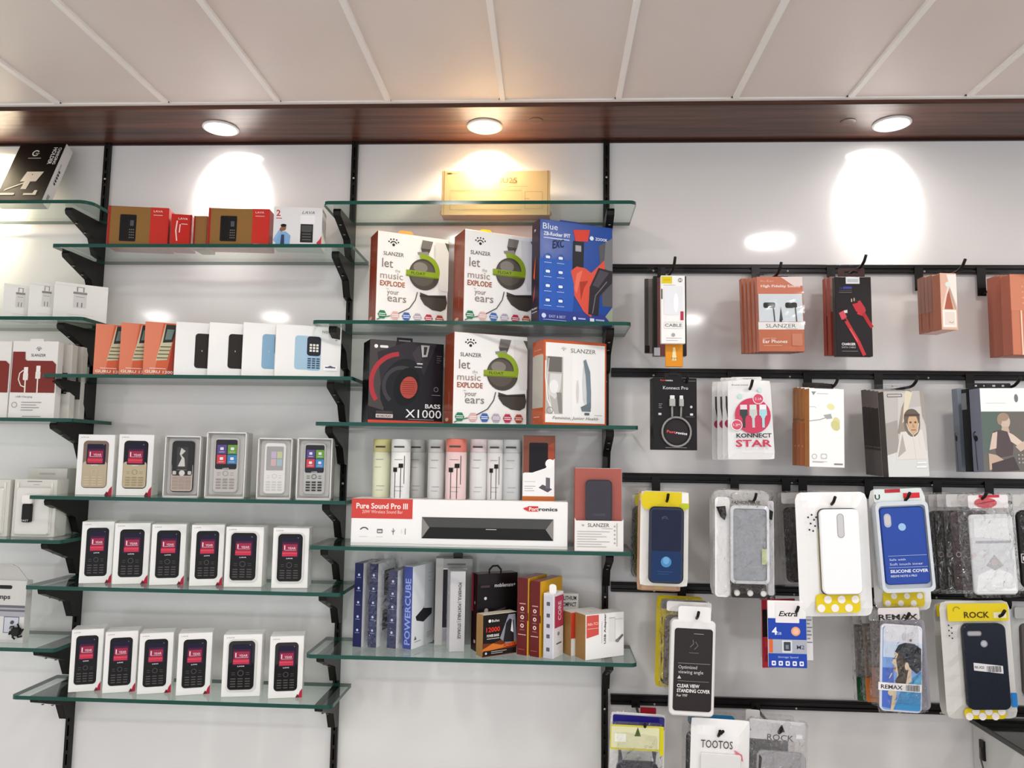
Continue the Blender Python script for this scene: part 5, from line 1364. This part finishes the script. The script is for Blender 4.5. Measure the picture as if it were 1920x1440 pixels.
for k, (xc, Y, cc) in enumerate(((1226, -.120, '#8f8a78'), (1219, -.090, '#6d6a30'), (1213, -.060, '#8a8a8c'))):
    o, W, H, D = hang('hanging_case_bag', ('greyish case bag, third from the front of the navy case hook', 'olive edged case bag, fourth from the front of the navy case hook', 'clear case bag at the back of the navy case hook')[k], 'bag', xc, 1008, 60, 160, Y, .012, group='bags on the navy case hook', mesh=lambda W, H, D: pouch(W, H, D, FILM, .005, 1, 6, 10, .001, 5), roll=1)
    phone_case(o, -W * .05, H * .45, W * .8, H * .8, M(cc, .25), .002, .008)
    header(o, W, H, .86, .985, M('#b8b42a', .3) if k == 1 else PAPER, D)

hook('black hook through the clear cover bag', 1418, 926, .20, 2)
o, W, H, D = hang('hanging_case_bag', 'clear bag with a transparent phone cover and butterfly print', 'bag', 1397, 1020, 112, 200, -.182, .014, group='bags on the clear cover hook', mesh=lambda W, H, D: pouch(W, H, D, FILM, .012, 1, 12, 18, .0016, 8), roll=.5)
MB().slab(-W * .36, H * .47, W * .24, H * .9, .008, .002, .004, WPOUCH, 5).obj('white_backing', o)
MB().slab(W * .42, H * .47, W * .1, H * .85, .004, .003, .005, M('#cfcdd0', .3), 5).obj('backing_edge', o)
w_, h_ = W * .62, H * .70
c = phone_case(o, W * .06, H * .50, w_, h_, M('#8f9196', .06, 0, 1.0), -.008, .009, .12)
n = rrect(0, 0, w_, h_, w_ * .12, 6); m_ = rrect(0, 0, w_ * .86, h_ * .92, w_ * .08, 6); k = len(n)
MB().add([(x, -.0006, z) for x, z in n] + [(x, -.0022, z) for x, z in m_], [(i, (i + 1) % k, k + (i + 1) % k, k + i) for i in range(k)], M('#d0d0d2', .08, 0, 1.0)).obj('cover_rim', c)
a = case_art(c, w_, h_, .0024); a.r(.8, .25, .93, .45, '#c2c89a'); a.obj(c, 'green_sticker')
bb = MB().slab(W * .05, H * .085, W * .56, H * .125, .004, -.004, -.002, M('#2a2624', .4), 4).obj('black_base_card', o)
a = Art(W, H, off=.0046)
for u in (.36, .57, .78):
    a.c(u, .065, .05, '#b8b5b0', 14); a.c(u, .065, .035, '#d8d6d2', 12)
a.obj(bb, 'dot_print')
a = Art(W, H, off=.0026); a.p([(.03, .83), (.18, .84), (.20, .76), (.17, .71), (.10, .74)], '#15120f'); a.p([(.88, .82), (.95, .80), (.93, .72), (.86, .74)], '#15120f'); a.t('FASHION CASE', .28, .86, .03, '#3a3634', wd=.46, b=1, sh=.2); a.l([(.3, .84), (.7, .84)], .006, '#77736f'); a.obj(o, 'butterfly_print')
for k, (xc, Y) in enumerate(((1391, -.140), (1385, -.100))):
    o, W, H, D = hang('hanging_case_bag', ('grey case bag, second on the clear cover hook', 'grey case bag at the back of the clear cover hook')[k], 'bag', xc, 1018, 102, 190, Y, .014, group='bags on the clear cover hook', mesh=lambda W, H, D: pouch(W, H, D, GPOUCH, .012, 1, 8, 12, .001, 9))
    header(o, W, H, .86, .97, GPOUCH, D); phone_case(o, 0, H * .45, W * .6, H * .66, M('#77777a', .3), -.004, .008)

hook('black hook with dark cases behind the white pouch', 1502, 925, .12, 2)
for k, (xc, Y, cc) in enumerate(((1506, -.100, '#3a3634'), (1500, -.070, '#2c2826'))):
    o, W, H, D = hang('hanging_case_bag', ('dark phone case in film, partly behind the white pouch', 'dark phone case in film, against the wall by the white pouch')[k], 'bag', xc, 1010, 76, 172, Y, .012, group='dark cases behind the white pouch', mesh=lambda W, H, D: pouch(W, H, D, FILM, .006, 1, 8, 12, .0014, 11 + k), roll=-2)
    phone_case(o, 0, H * .44, W * .72, H * .78, M(cc, .25), -.004, .008); header(o, W, H, .87, .985, GPOUCH, D)

hook('black hook through the glossy white pouch', 1566, 932, .215, 2)
o, W, H, D = hang('hanging_case_bag', 'glossy white pouch with a plain white phone case', 'bag', 1566, 1039, 132, 222, -.198, .016, group='white pouches with dotted yellow bases', mesh=lambda W, H, D: pouch(W, H, D, WPOUCH, .014, 1, 12, 16, .0004, 13), roll=-1.5, yaw=3)
polka(o, W, H, .035, .185, .20, .80, -.003)
w_, h_ = W * .54, H * .68
MB().slab(W * -.21, H * .46, .006, H * .5, .002, -.0045, -.003, M('#cdbb4a', .4), 3).obj('yellow_edge_card', o)
c = phone_case(o, W * .05, H * .525, w_, h_, M('#f4f3f3', .16, 0, .4), -.013, .011, .14)
MB().slab(0, 0, w_ * 1.03, h_ * 1.015, w_ * .15, .008, .0112, M('#1f1c1c', .3), 6).obj('dark_edge', c)
a = case_art(c, w_, h_); a.rr(.42, .66, .60, .95, .09, '#a8a6a6'); a.rr(.44, .67, .58, .94, .07, '#c9c7c7'); a.obj(c, 'camera_slot')
a = Art(W, H, off=.0045)
for u, v in ((.14, .80), (.19, .82), (.22, .78), (.17, .75), (.23, .73), (.15, .70), (.2, .69), (.25, .80)):
    a.c(u, v, .014, '#33302e', 8)
a.obj(o, 'dot_print')
o, W, H, D = hang('hanging_case_bag', 'white dotted pouch behind the blue cover, with a dotted yellow base', 'bag', 1690, 1030, 100, 216, -.168, .014, group='white pouches with dotted yellow bases', mesh=lambda W, H, D: pouch(W, H, D, WPOUCH, .014, 1, 10, 14, .0004, 15), roll=-1.5)
polka(o, W, H, .03, .16, .12, .84, -.003)
a = Art(W, H, off=.002)
for k in range(6):
    a.c(.06 + .03 * (k % 2), .76 + .028 * k, .014, '#33302e', 8)
a.obj(o, 'dot_print')
hook('black hook with a red card above the blue silicone cover', 1706, 924, .215, 2)
o, W, H, D = hang('hanging_case_box', 'clear case box with a blue silicone phone cover, tilted', 'box', 1694, 1024, 92, 160, -.198, .016, roll=-3.5, col='#d6d9dc', rough=.15, mesh=lambda W, H, D: MB().slab(0, H / 2, W, H, .011, 0, D, M('#cfd4d9', .12, 0, .6), 6, .003))
w_, h_ = W * .86, H * .86
c = phone_case(o, W * .01, H * .51, w_, h_, M('#2d4a9e', .4), -.005, .006, .10)
a = case_art(c, w_, h_); a.rr(.08, .74, .24, .92, .08, '#b0b4c2'); a.rr(.10, .77, .22, .90, .06, '#c8c2c2'); a.c(.47, .74, .085, '#9cc0e0', 18); a.obj(c, 'camera_print')
a = case_art(c, w_, h_); a.r(.1, .37, .96, .374, '#c2cce6'); a.r(.1, .22, .96, .224, '#c2cce6'); a.t('Safe with', .12, .31, .028, '#c8d2ea', wd=.36); a.t('Soft touch inner', .12, .25, .03, '#c8d2ea', wd=.74); a.t('SILICONE COVER', .12, .155, .038, '#eef1f8', wd=.84, b=1); a.t('REDMI NOTE 6 PRO', .12, .10, .025, '#d0d8ec', wd=.58, b=1); a.obj(c, 'cover_print')
n = rrect(0, H / 2, W * 1.01, H * 1.005, .011, 6); m_ = rrect(0, H / 2, W * .90, H * .92, .008, 6); k = len(n)
MB().add([(x, .001, z) for x, z in n] + [(x, -.0085, z) for x, z in n] + [(x, -.0085, z) for x, z in m_], [(i + j * k, (i + 1) % k + j * k, (i + 1) % k + (j + 1) * k, i + (j + 1) * k) for j in range(2) for i in range(k)], M('#cdd2d8', .12, 0, .6)).obj('clear_rim', o)
h = MB().slab(0, H + .012, W * .94, .026, .004, .004, .0055, M('#d8e0dc', .2), 4).obj('header_card', o)
a = Art(W, H, off=-.0036); a.r(.6, 1.03, .92, 1.09, '#d03038'); a.t('U', .05, 1.03, .055, '#2a2624', wd=.1, b=1); a.r(.25, 1.1, .55, 1.14, '#b03038'); a.obj(h, 'header_print')
hook('black hook with a red print above the glossy clear bag', 1851, 922, .215, 2)
o, W, H, D = hang('hanging_case_bag', 'glossy clear bag with a silvery white phone cover', 'bag', 1857, 1023, 100, 186, -.192, .014, group='bags on the silvery cover hook', mesh=lambda W, H, D: pouch(W, H, D, FILM, .008, 1, 12, 18, .0022, 21), roll=-2)
w_, h_ = W * .76, H * .76
c = phone_case(o, W * .02, H * .42, w_, h_, M('#d9dadb', .08, 0, 1.0), -.006, .008, .1)
a = case_art(c, w_, h_); a.rr(.02, .02, .98, .98, .08, '#d9dadb'); a.p([(0.05, .05), (.95, .05), (.9, .25), (.5, .34), (.1, .24)], '#f2f2f3'); a.p([(.08, .72), (.92, .68), (.9, .95), (.1, .95)], '#e9eaea'); a.p([(.3, .36), (.5, .5), (.7, .36), (.5, .3)], '#b5b4b6'); a.c(.5, .4, .08, '#c8b8ba', 14); a.r(.1, .64, .9, .67, '#aeaeb2'); a.c(.05, .5, .05, '#d8c8c4', 10); a.obj(c, 'cover_print')
h = header(o, W, H, .86, .985, M('#e6dfdf', .2), D, .7); a = Art(W, H, off=.0046); a.e(.45, .91, .2, .05, '#c85a60'); a.r(.34, .96, .7, .985, '#c23a44'); a.l([(.3, .9), (.62, .93)], .02, '#8a3a40'); a.obj(h, 'header_print')
for k, (xc, Y, cc) in enumerate(((1822, -.150, '#5a4a4c'), (1805, -.115, '#3d3436'), (1789, -.080, '#2c2528'), (1779, -.050, '#4a4144'))):
    o, W, H, D = hang('hanging_case_bag', ('brownish case bag, second on the silvery cover hook', 'dark case bag, third on the silvery cover hook', 'dark case bag, fourth on the silvery cover hook', 'grey brown case bag at the back of the silvery cover hook')[k], 'bag', xc, 1018, 86, 180, Y, .012, group='bags on the silvery cover hook', mesh=lambda W, H, D: pouch(W, H, D, FILM, .008, 1, 8, 12, .0016, 30 + k), roll=-2)
    c = phone_case(o, 0, H * .43, W * .8, H * .78, M(cc, .2, 0, .4), -.004, .008); header(o, W, H, .86, .985, M('#cfcccb', .25), D)
    a = case_art(c, W * .8, H * .78); a.ring(.12, .45, .05, .07, '#c8b8b0'); a.obj(c, 'emblem_print')
hook('black hook at the far end of the third rail', 1944, 930, .185, 2)
o, W, H, D = hang('hanging_case_bag', 'black phone case bag with a white letter label at the edge of view', 'bag', 1948, 1018, 88, 178, -.152, .014, mesh=lambda W, H, D: pouch(W, H, D, FILM, .008, 1, 10, 14, .0018, 41), roll=-2)
w_, h_ = W * .86, H * .78
c = phone_case(o, 0, H * .44, w_, h_, M('#23201f', .25), -.006, .008)
a = case_art(c, w_, h_); a.rr(.02, .33, .4, .45, .02, '#c8c4c2'); a.rr(.04, .34, .38, .44, .02, '#2a2625'); a.t('NILLKIN', .06, .365, .05, '#e8e4e2', wd=.9, b=1); a.obj(c, 'label_print'); header(o, W, H, .87, .985, GPOUCH, D)

# ---- fourth rail
hook('black hook through the tab of the standing cover box', 1310, 1148, .215, 3)
o, W, H, D = hang('hanging_case_box', 'white framed case box with a dark window and white print', 'box', 1299, 1253, 80, 168, -.198, .018, roll=2.0, yaw=2, mesh=lambda W, H, D: MB().slab(0, H / 2, W, H, .009, 0, D, M('#e6e3e1', .22), 6, .003), rough=.2)
w_, h_ = W * .86, H * .86
c = MB().slab(0, H * .485, w_, h_, .006, -.0016, 0, M('#2b2524', .2), 5, .0006).obj('dark_window', o)
a = Art(W, H, off=.0022); a.r(.5, .86, .72, .865, '#a8a2a0'); a.l([(.42, .72), (.5, .76), (.48, .8)], .02, '#6d6462'); a.l([(.52, .7), (.6, .74), (.54, .78)], .02, '#6d6462'); a.r(.4, .66, .62, .665, '#7d7472'); a.r(.16, .55, .88, .553, '#b8b2b0'); a.t('Optimized', .17, .495, .035, '#c8c2c0', wd=.42); a.t('viewing angle', .17, .445, .035, '#c8c2c0', wd=.56); a.p([(.15, .39), (.24, .39), (.195, .425)], '#c8c2c0'); a.r(.16, .365, .86, .368, '#a8a2a0'); a.t('CLEAR VIEW', .15, .30, .035, '#f2eeec', wd=.50, b=1); a.t('STANDING COVER', .15, .25, .035, '#f2eeec', wd=.74, b=1); a.t('For Y97', .15, .205, .025, '#d8d2d0', wd=.24, b=1); a.obj(c, 'window_print')
MB().slab(W * .02, H + .012, W * .74, .03, .006, .004, .0055, M('#eceae8', .2), 5).obj('hang_tab', o)
for k, (xc, Y, mt, lab) in enumerate(((1291, -.155, FILM, 'crumpled silvery film bag behind the white framed case box'), (1281, -.110, FILM, 'dark case bag behind the crumpled film one'), (1274, -.060, YEL, 'yellow edged bag furthest back beside the white framed case box'))):
    def shp(W, H, D, k=k, mt=mt):
        return pouch(W, H, D, mt, .008, 1, 10, 14, (.003, .002, .0006)[k], 50 + k)
    o, W, H, D = hang('hanging_case_bag', lab, 'bag', xc, (1212, 1208, 1204)[k], 84, (160, 160, 162)[k], Y, .014, group='bags behind the white framed case box', mesh=shp, roll=1.5)
    phone_case(o, 0, H * .42, W * .8, H * .78, M(('#a29e9c', '#6d5c50', '#4a4644')[k], .2), .003, .008); header(o, W, H, .88, .99, (PAPER, M('#8a8683', .2), YEL)[k], D, y=.001)

hook('black hook through the memory card pack', 1497, 1138, .21, 3)
o, W, H, D = hang('hanging_memory_card_pack', 'blue and white memory card pack with orange stripe', 'pack', 1476, 1189, 68, 117, -.195, .004, group='memory card packs', roll=0)
a = Art(W, H); a.r(0, 0, 1, .735, '#2244a8'); a.rr(.2, .67, .82, .98, .02, '#ece6e6'); a.t('Extra', .28, .77, .075, '#1c1818', wd=.5, b=1, sh=.3); a.t('4', .1, .49, .11, '#f0f2fa', b=1); a.t('GB', .22, .49, .04, '#c2cce8', wd=.13); a.c(.72, .545, .12, '#e2a078', 18); a.c(.72, .545, .08, '#eebc9c', 16); a.r(0, .21, 1, .42, '#a8acb8'); a.r(.02, .22, .12, .42, '#d8663c'); a.r(.36, .225, .62, .405, '#d8dade'); a.rr(.40, .25, .58, .385, .02, '#3c4046'); a.r(.45, .28, .53, .34, '#77808a'); a.t('M2', .74, .28, .06, '#4c4e58', wd=.2); a.t('Storage Speed', .25, .145, .028, '#b8c8f0', wd=.52)
for k in range(5):
    a.rr(.08 + k * .18, .03, .19 + k * .18, .10, .02, '#e6ecfa'); a.c(.135 + k * .18, .065, .03, '#4a68b8', 8)
a.obj(o)
o, W, H, D = hang('hanging_memory_card_pack', 'red and black memory card pack behind the blue one', 'pack', 1461, 1187, 64, 120, -.140, .004, group='memory card packs', col='#b02838', yaw=12)
Art(W, H).r(0, .45, .5, .85, '#1c1416').r(.05, .3, .4, .45, '#c83a44').p([(.05, .1), (.5, .0), (.5, .2), (.1, .2)], '#8a1c28').r(.3, .42, .5, .6, '#6d8a78').obj(o)
o, W, H, D = hang('hanging_memory_card_pack', 'white memory card pack peeking out beyond the blue one', 'pack', 1489, 1182, 66, 104, -.165, .004, group='memory card packs', col='#e6e4e4')
a = Art(W, H); a.lines(.84, .98, .3, .8, 9, '#6d6a70', .014); a.obj(o)
o, W, H, D = hang('hanging_memory_card_pack', 'white card with red dots behind the red memory card pack', 'pack', 1448, 1180, 40, 100, -.090, .004, group='memory card packs', col='#dedbdb')
Art(W, H).r(0, 0, 1, 1, '#dedbdb').c(.2, .8, .06, '#c23a44').c(.2, .4, .08, '#3a3a3c').obj(o)

hook('black hook through the bag with a bearded figure cover', 1705, 1150, .21, 3)
o, W, H, D = hang('hanging_case_bag', 'film bag with a phone cover picturing a bearded profile', 'bag', 1690, 1237, 90, 188, -.190, .014, group='bags on the bearded figure hook', mesh=lambda W, H, D: pouch(W, H, D, FILM, .008, 1, 10, 16, .0016, 61), roll=-2.5)
w_, h_ = W * .80, H * .80
MB().slab(W * .1, H * .45, W * .84, H * .84, .010, .004, .012, M('#8f8b94', .15, 0, .5), 5).obj('case_tray', o)
c = phone_case(o, -W * .04, H * .43, w_, h_, M('#e4e2e8', .2, 0, .4), -.008, .008, .12, roll=5 - 0)
a = case_art(c, w_, h_); a.rr(.03, .02, .97, .98, .09, '#7ea2da'); a.p([(.05, .62), (.97, .62), (.97, .95), (.9, .98), (.1, .98), (.05, .94)], '#c9d6e8'); a.p([(.05, .8), (.97, .8), (.97, .94), (.9, .98), (.1, .98), (.05, .94)], '#e0e0e6'); a.p([(.04, .05), (.35, .03), (.3, .5), (.04, .5)], '#4f6cc0')
a.p([(.32, .03), (.95, .03), (.97, .48), (.75, .40), (.55, .32)], '#3f88bc'); a.p([(.6, .2), (.97, .48), (.97, .3)], '#58a4d0')
a.p([(.34, .70), (.46, .73), (.72, .66), (.74, .36), (.55, .30), (.36, .34), (.40, .44), (.30, .48), (.34, .52), (.26, .56), (.32, .62)], '#dcc4a8'); a.p([(.44, .70), (.36, .60), (.42, .42), (.34, .36), (.40, .28), (.6, .32), (.66, .5), (.58, .62)], '#3d2c1e'); a.p([(.33, .69), (.42, .77), (.58, .80), (.80, .79), (.96, .74), (.96, .50), (.86, .45), (.72, .50), (.62, .56), (.5, .64), (.42, .66)], '#1d2129'); a.e(.62, .53, .05, .045, '#dcc4a8'); a.r(.28, .605, .36, .612, '#3a2c24'); a.p([(.28, .5), (.36, .51), (.34, .47)], '#b06a5c'); a.p([(.3, .26), (.38, .26), (.36, .1), (.3, .02), (.24, .02)], '#d0bc98'); a.c(.24, .215, .07, '#d8c4a0', 12); a.l([(.26, .44), (.20, .38)], .02, '#efe6da')
a.rr(.50, .82, .60, .91, .04, '#c9c6cc'); a.rr(.64, .80, .78, .92, .04, '#d8d6da'); a.c(.70, .83, .035, '#77777c', 10)
a.r(-.06, .24, .98, .33, '#ece9e6'); a.t('REMAX', .0, .26, .045, '#1d1a1a', wd=.52, b=1)
for k in range(14):
    a.r(.60 + k * .024, .25, .61 + k * .024 + (k % 3) * .003, .32, '#3a3634')
a.obj(c, 'cover_print')
h = header(o, W, H, .87, .985, M('#d8d0cf', .2), D, .8); a = Art(W, H, off=.0048); a.t('REMAX', .1, .875, .05, '#1d1a1a', wd=.76, b=1); a.obj(h, 'lettering')
for k, (xc, Y, cc, lab) in enumerate(((1673, -.150, '#8a7c78', 'grey bag, second on the bearded figure hook'), (1659, -.115, '#7d6a5c', 'bag with an orange base, third on the bearded figure hook'), (1642, -.075, '#77726c', 'grey bag with a dark green base, furthest back'))):
    o, W, H, D = hang('hanging_case_bag', lab, 'bag', xc, 1232, 80, (172, 160, 156)[k], Y, .014, group='bags on the bearded figure hook', mesh=lambda W, H, D: pouch(W, H, D, FILM, .008, 1, 8, 12, .0018, 70 + k), roll=-1.5)
    phone_case(o, 0, H * .48, W * .84, H * .84, M(cc, .25), .002, .008); header(o, W, H, .87, .985, GPOUCH, D)
    if k:
        MB().slab(0, H * .15, W * .9, H * .26, .003, -.003, .0, M('#c8722c' if k == 1 else '#1c4a2c', .3), 4).obj('coloured_base_card', o)
    else:
        a = Art(W, H, off=.003); a.r(.02, .1, .2, .4, '#b8948a'); a.obj(o)

hook('black hook through the yellow header above the black case', 1884, 1145, .215, 3, X=at(1842, 1140, -.02).x)
o, W, H, D = hang('hanging_case_bag', 'white bag with a yellow header and a black phone case with a barcode label', 'bag', 1838, 1238, 122, 204, -.192, .016, group='bags with yellow headers and a black case', mesh=lambda W, H, D: pouch(W, H, D, M('#cfccc6', .2, 0, .5), .012, 1, 10, 16, .0008, 81), roll=-2)
h = MB().slab(0, H * .91, W * .86, H * .15, .004, -.004, -.0025, YEL, 4).obj('header_card', o)
a = Art(W, H, off=.0045); a.t('ROCK', .30, .865, .05, '#4a3a10', wd=.36, b=1); a.ring(.2, .93, .04, .055, '#a89018', 20, 200, 8); a.r(.72, .86, .9, .91, '#e6dfc0'); a.obj(h, 'lettering')
a = Art(W, H, off=.002)
for k in range(6):
    a.c(.08 + .04 * (k % 2), .80 - .022 * k, .012, '#2a2826', 8)
a.obj(o, 'dot_print')
polka(o, W, H, .01, .10, .22, .80, -.002)
w_, h_ = W * .60, H * .72
c = phone_case(o, W * .04, H * .46, w_, h_, M('#191d29', .28), -.014, .012, .15, roll=0)
a = case_art(c, w_, h_); a.rr(.08, .86, .42, .92, .05, '#77777c'); a.rr(.1, .87, .40, .91, .04, '#a5a3a6'); a.c(.46, .77, .085, '#8a8d94', 16); a.c(.46, .77, .06, '#b0b3ba', 16); a.obj(c, 'camera_print')
a = case_art(c, w_, h_); a.p([(.18, .55), (.86, .51), (.86, .42), (.18, .46)], '#d8d6d6'); a.t('RK-X25', .2, .485, .028, '#3a3838', wd=.22, b=1, rot=-3)
for k in range(12):
    a.r(.48 + k * .028, .44, .49 + k * .028 + (k % 3) * .004, .51, '#3a3638')
a.obj(c, 'label_print')
MB().slab(W * .42, H * .17, W * .08, H * .12, .002, -.005, -.003, M('#2c7cc4', .3), 3).obj('blue_sticker', o)
o, W, H, D = hang('hanging_case_bag', 'pale bag behind the one with the black case', 'bag', 1822, 1236, 116, 196, -.140, .014, group='bags with yellow headers and a black case', mesh=lambda W, H, D: pouch(W, H, D, M('#c6c3bc', .2, 0, .4), .012, 1, 8, 12, .0008, 82), roll=-2)
header(o, W, H, .88, .985, YEL, D, y=-.002); phone_case(o, 0, H * .45, W * .6, H * .7, M('#1c1816', .3), -.003, .008)
hook('black hook with a grey bag at the far end of the fourth rail', 1944, 1140, .12, 3)
o, W, H, D = hang('hanging_case_bag', 'grey bag at the edge of view beside the yellow headers', 'bag', 1946, 1228, 80, 170, -.100, .012, mesh=lambda W, H, D: pouch(W, H, D, GPOUCH, .008, 1, 8, 12, .001, 83))
phone_case(o, 0, H * .45, W * .74, H * .74, M('#57504e', .3), -.004, .008); header(o, W, H, .87, .985, GPOUCH, D)

# ---- fifth rail
hook('black hook above the counter with blue and yellow headers', 1210, 1358, .19, 4)
o, W, H, D = hang('hanging_case_bag', 'crinkled film bag with a yellow header and a dark violet case', 'bag', 1192, 1452, 96, 176, -.180, .016, group='bags on the blue header hook', mesh=lambda W, H, D: pouch(W, H, D, FILM, .008, 1, 12, 16, .0022, 91), roll=1)
h = header(o, W, H, .74, .985, M('#cfc43a', .25), D, .98); a = Art(W, H, off=.0046); a.rr(.03, .76, .92, .97, .02, '#d9d7ae'); a.r(.1, .82, .3, .9, '#f2f0e6'); a.p([(.46, .88), (.58, .88), (.52, .97)], '#4a5a20'); a.r(.93, .7, 1, .985, '#d0c41c'); a.obj(h, 'header_print')
c = phone_case(o, W * .02, H * .32, W * .78, H * .64, M('#2a2634', .25, 0, .4), -.012, .012)
a = case_art(c, W * .78, H * .64); a.p([(.3, .5), (.6, .5), (.55, .8), (.35, .8)], '#24386c'); a.obj(c, 'back_print')
o, W, H, D = hang('hanging_case_bag', 'bag with a dark blue header behind the yellow one', 'bag', 1194, 1440, 98, 186, -.150, .014, group='bags on the blue header hook', mesh=lambda W, H, D: pouch(W, H, D, WPOUCH, .006, 1, 8, 12, .0008, 92), roll=2)
header(o, W, H, .86, .99, M('#231f7c', .2, 0, .5), D, .94); phone_case(o, 0, H * .4, W * .7, H * .7, M('#4a4650', .3), .001, .006)
o, W, H, D = hang('hanging_case_bag', 'crumpled film bag with a red tag close to the rail', 'bag', 1184, 1420, 78, 170, -.090, .014, group='bags on the blue header hook', mesh=lambda W, H, D: pouch(W, H, D, FILM, .006, 1, 8, 14, .003, 93), roll=1)
MB().slab(W * .36, H * .985, W * .36, H * .07, .002, -.004, -.002, M('#a81f2c', .3), 3).obj('red_tag', o); phone_case(o, 0, H * .4, W * .8, H * .7, M('#57574c', .3), .001, .008)
hook('black hook above the white lettered bag', 1350, 1372, .205, 4)
o, W, H, D = hang('hanging_case_bag', 'white bag with dark lettering and a tiny heart', 'bag', 1350, 1454, 104, 190, -.190, .014, group='bags on the heart print hook', mesh=lambda W, H, D: pouch(W, H, D, WPOUCH, .004, 1, 10, 14, .0006, 95), roll=2)
a = Art(W, H, off=.0016); a.c(.48, .90, .028, '#1f1b1b', 10); a.c(.53, .90, .028, '#1f1b1b', 10); a.p([(.455, .895), (.555, .895), (.505, .865)], '#1f1b1b'); a.t('TOOTOS', .16, .745, .07, '#4a3434', wd=.54); a.p([(.72, .74), (.86, .70), (.88, .64), (.8, .66)], '#d8707c'); a.obj(o)
MB().slab(0, H * .34, W * .68, H * .72, .004, -.006, -.001, M('#dedcda', .2, 0, .4), 5, .001).obj('white_case_box', o)
for k, (xc, Y) in enumerate(((1338, -.140), (1326, -.090))):
    o, W, H, D = hang('hanging_case_bag', ('bag with a round bright blue header behind the heart print bag', 'greyish blue bag at the back of the heart print hook')[k], 'bag', xc, 1432, 88, 176, Y, .014, group='bags on the heart print hook', mesh=lambda W, H, D: pouch(W, H, D, FILM, .008, 1, 8, 12, .0016, 96 + k), roll=1)
    MB().slab(W * .16 if k == 0 else 0, H * .93, W * (.5 if k == 0 else .8), H * .10, .008, -.003, -.0015, M('#2c78a8' if k == 0 else '#57788c', .25), 5).obj('header_card', o); phone_case(o, 0, H * .42, W * .84, H * .78, M('#33302f', .3), .001, .008)
hook('black hook above the last clear bag of the fifth rail', 1466, 1366, .20, 4, X=at(1418, 1330, -.02).x)
o, W, H, D = hang('hanging_case_bag', 'crinkled clear bag with grey lettering and a see-through cover', 'bag', 1456, 1450, 110, 184, -.185, .016, group='bags on the clear lettered hook', mesh=lambda W, H, D: pouch(W, H, D, FILM, .010, 1, 14, 20, .003, 99), roll=3)
h = header(o, W, H, .80, .985, M('#c9c7c8', .15, 0, .6), D, .9, y=.004); a = Art(W, H, off=-.0034); a.t('ROCK', .34, .80, .055, '#5a5658', wd=.42); a.p([(.5, .88), (.62, .88), (.57, .95), (.53, .92)], '#33302f'); a.r(.8, .83, .9, .87, '#f0efef'); a.obj(h, 'lettering')
c = phone_case(o, W * .06, H * .36, W * .78, H * .7, M('#9c999c', .08, 0, 1.0), -.006, .008, .14)
a = case_art(c, W * .78, H * .7); a.p([(0.02, .3), (.1, .9), (.04, .95)], '#2a2726'); a.obj(c, 'edge_print')
o, W, H, D = hang('hanging_case_bag', 'film bag with white punched tabs behind the clear lettered one', 'bag', 1440, 1436, 96, 176, -.110, .014, group='bags on the clear lettered hook', mesh=lambda W, H, D: pouch(W, H, D, FILM, .010, 1, 10, 14, .0024, 100), roll=2)
phone_case(o, 0, H * .42, W * .74, H * .74, M('#77757a', .2), .001, .008)
MB().slab(-W * .3, H * .97, W * .26, H * .14, .003, -.002, -.0005, PAPER, 4).obj('header_card', o)
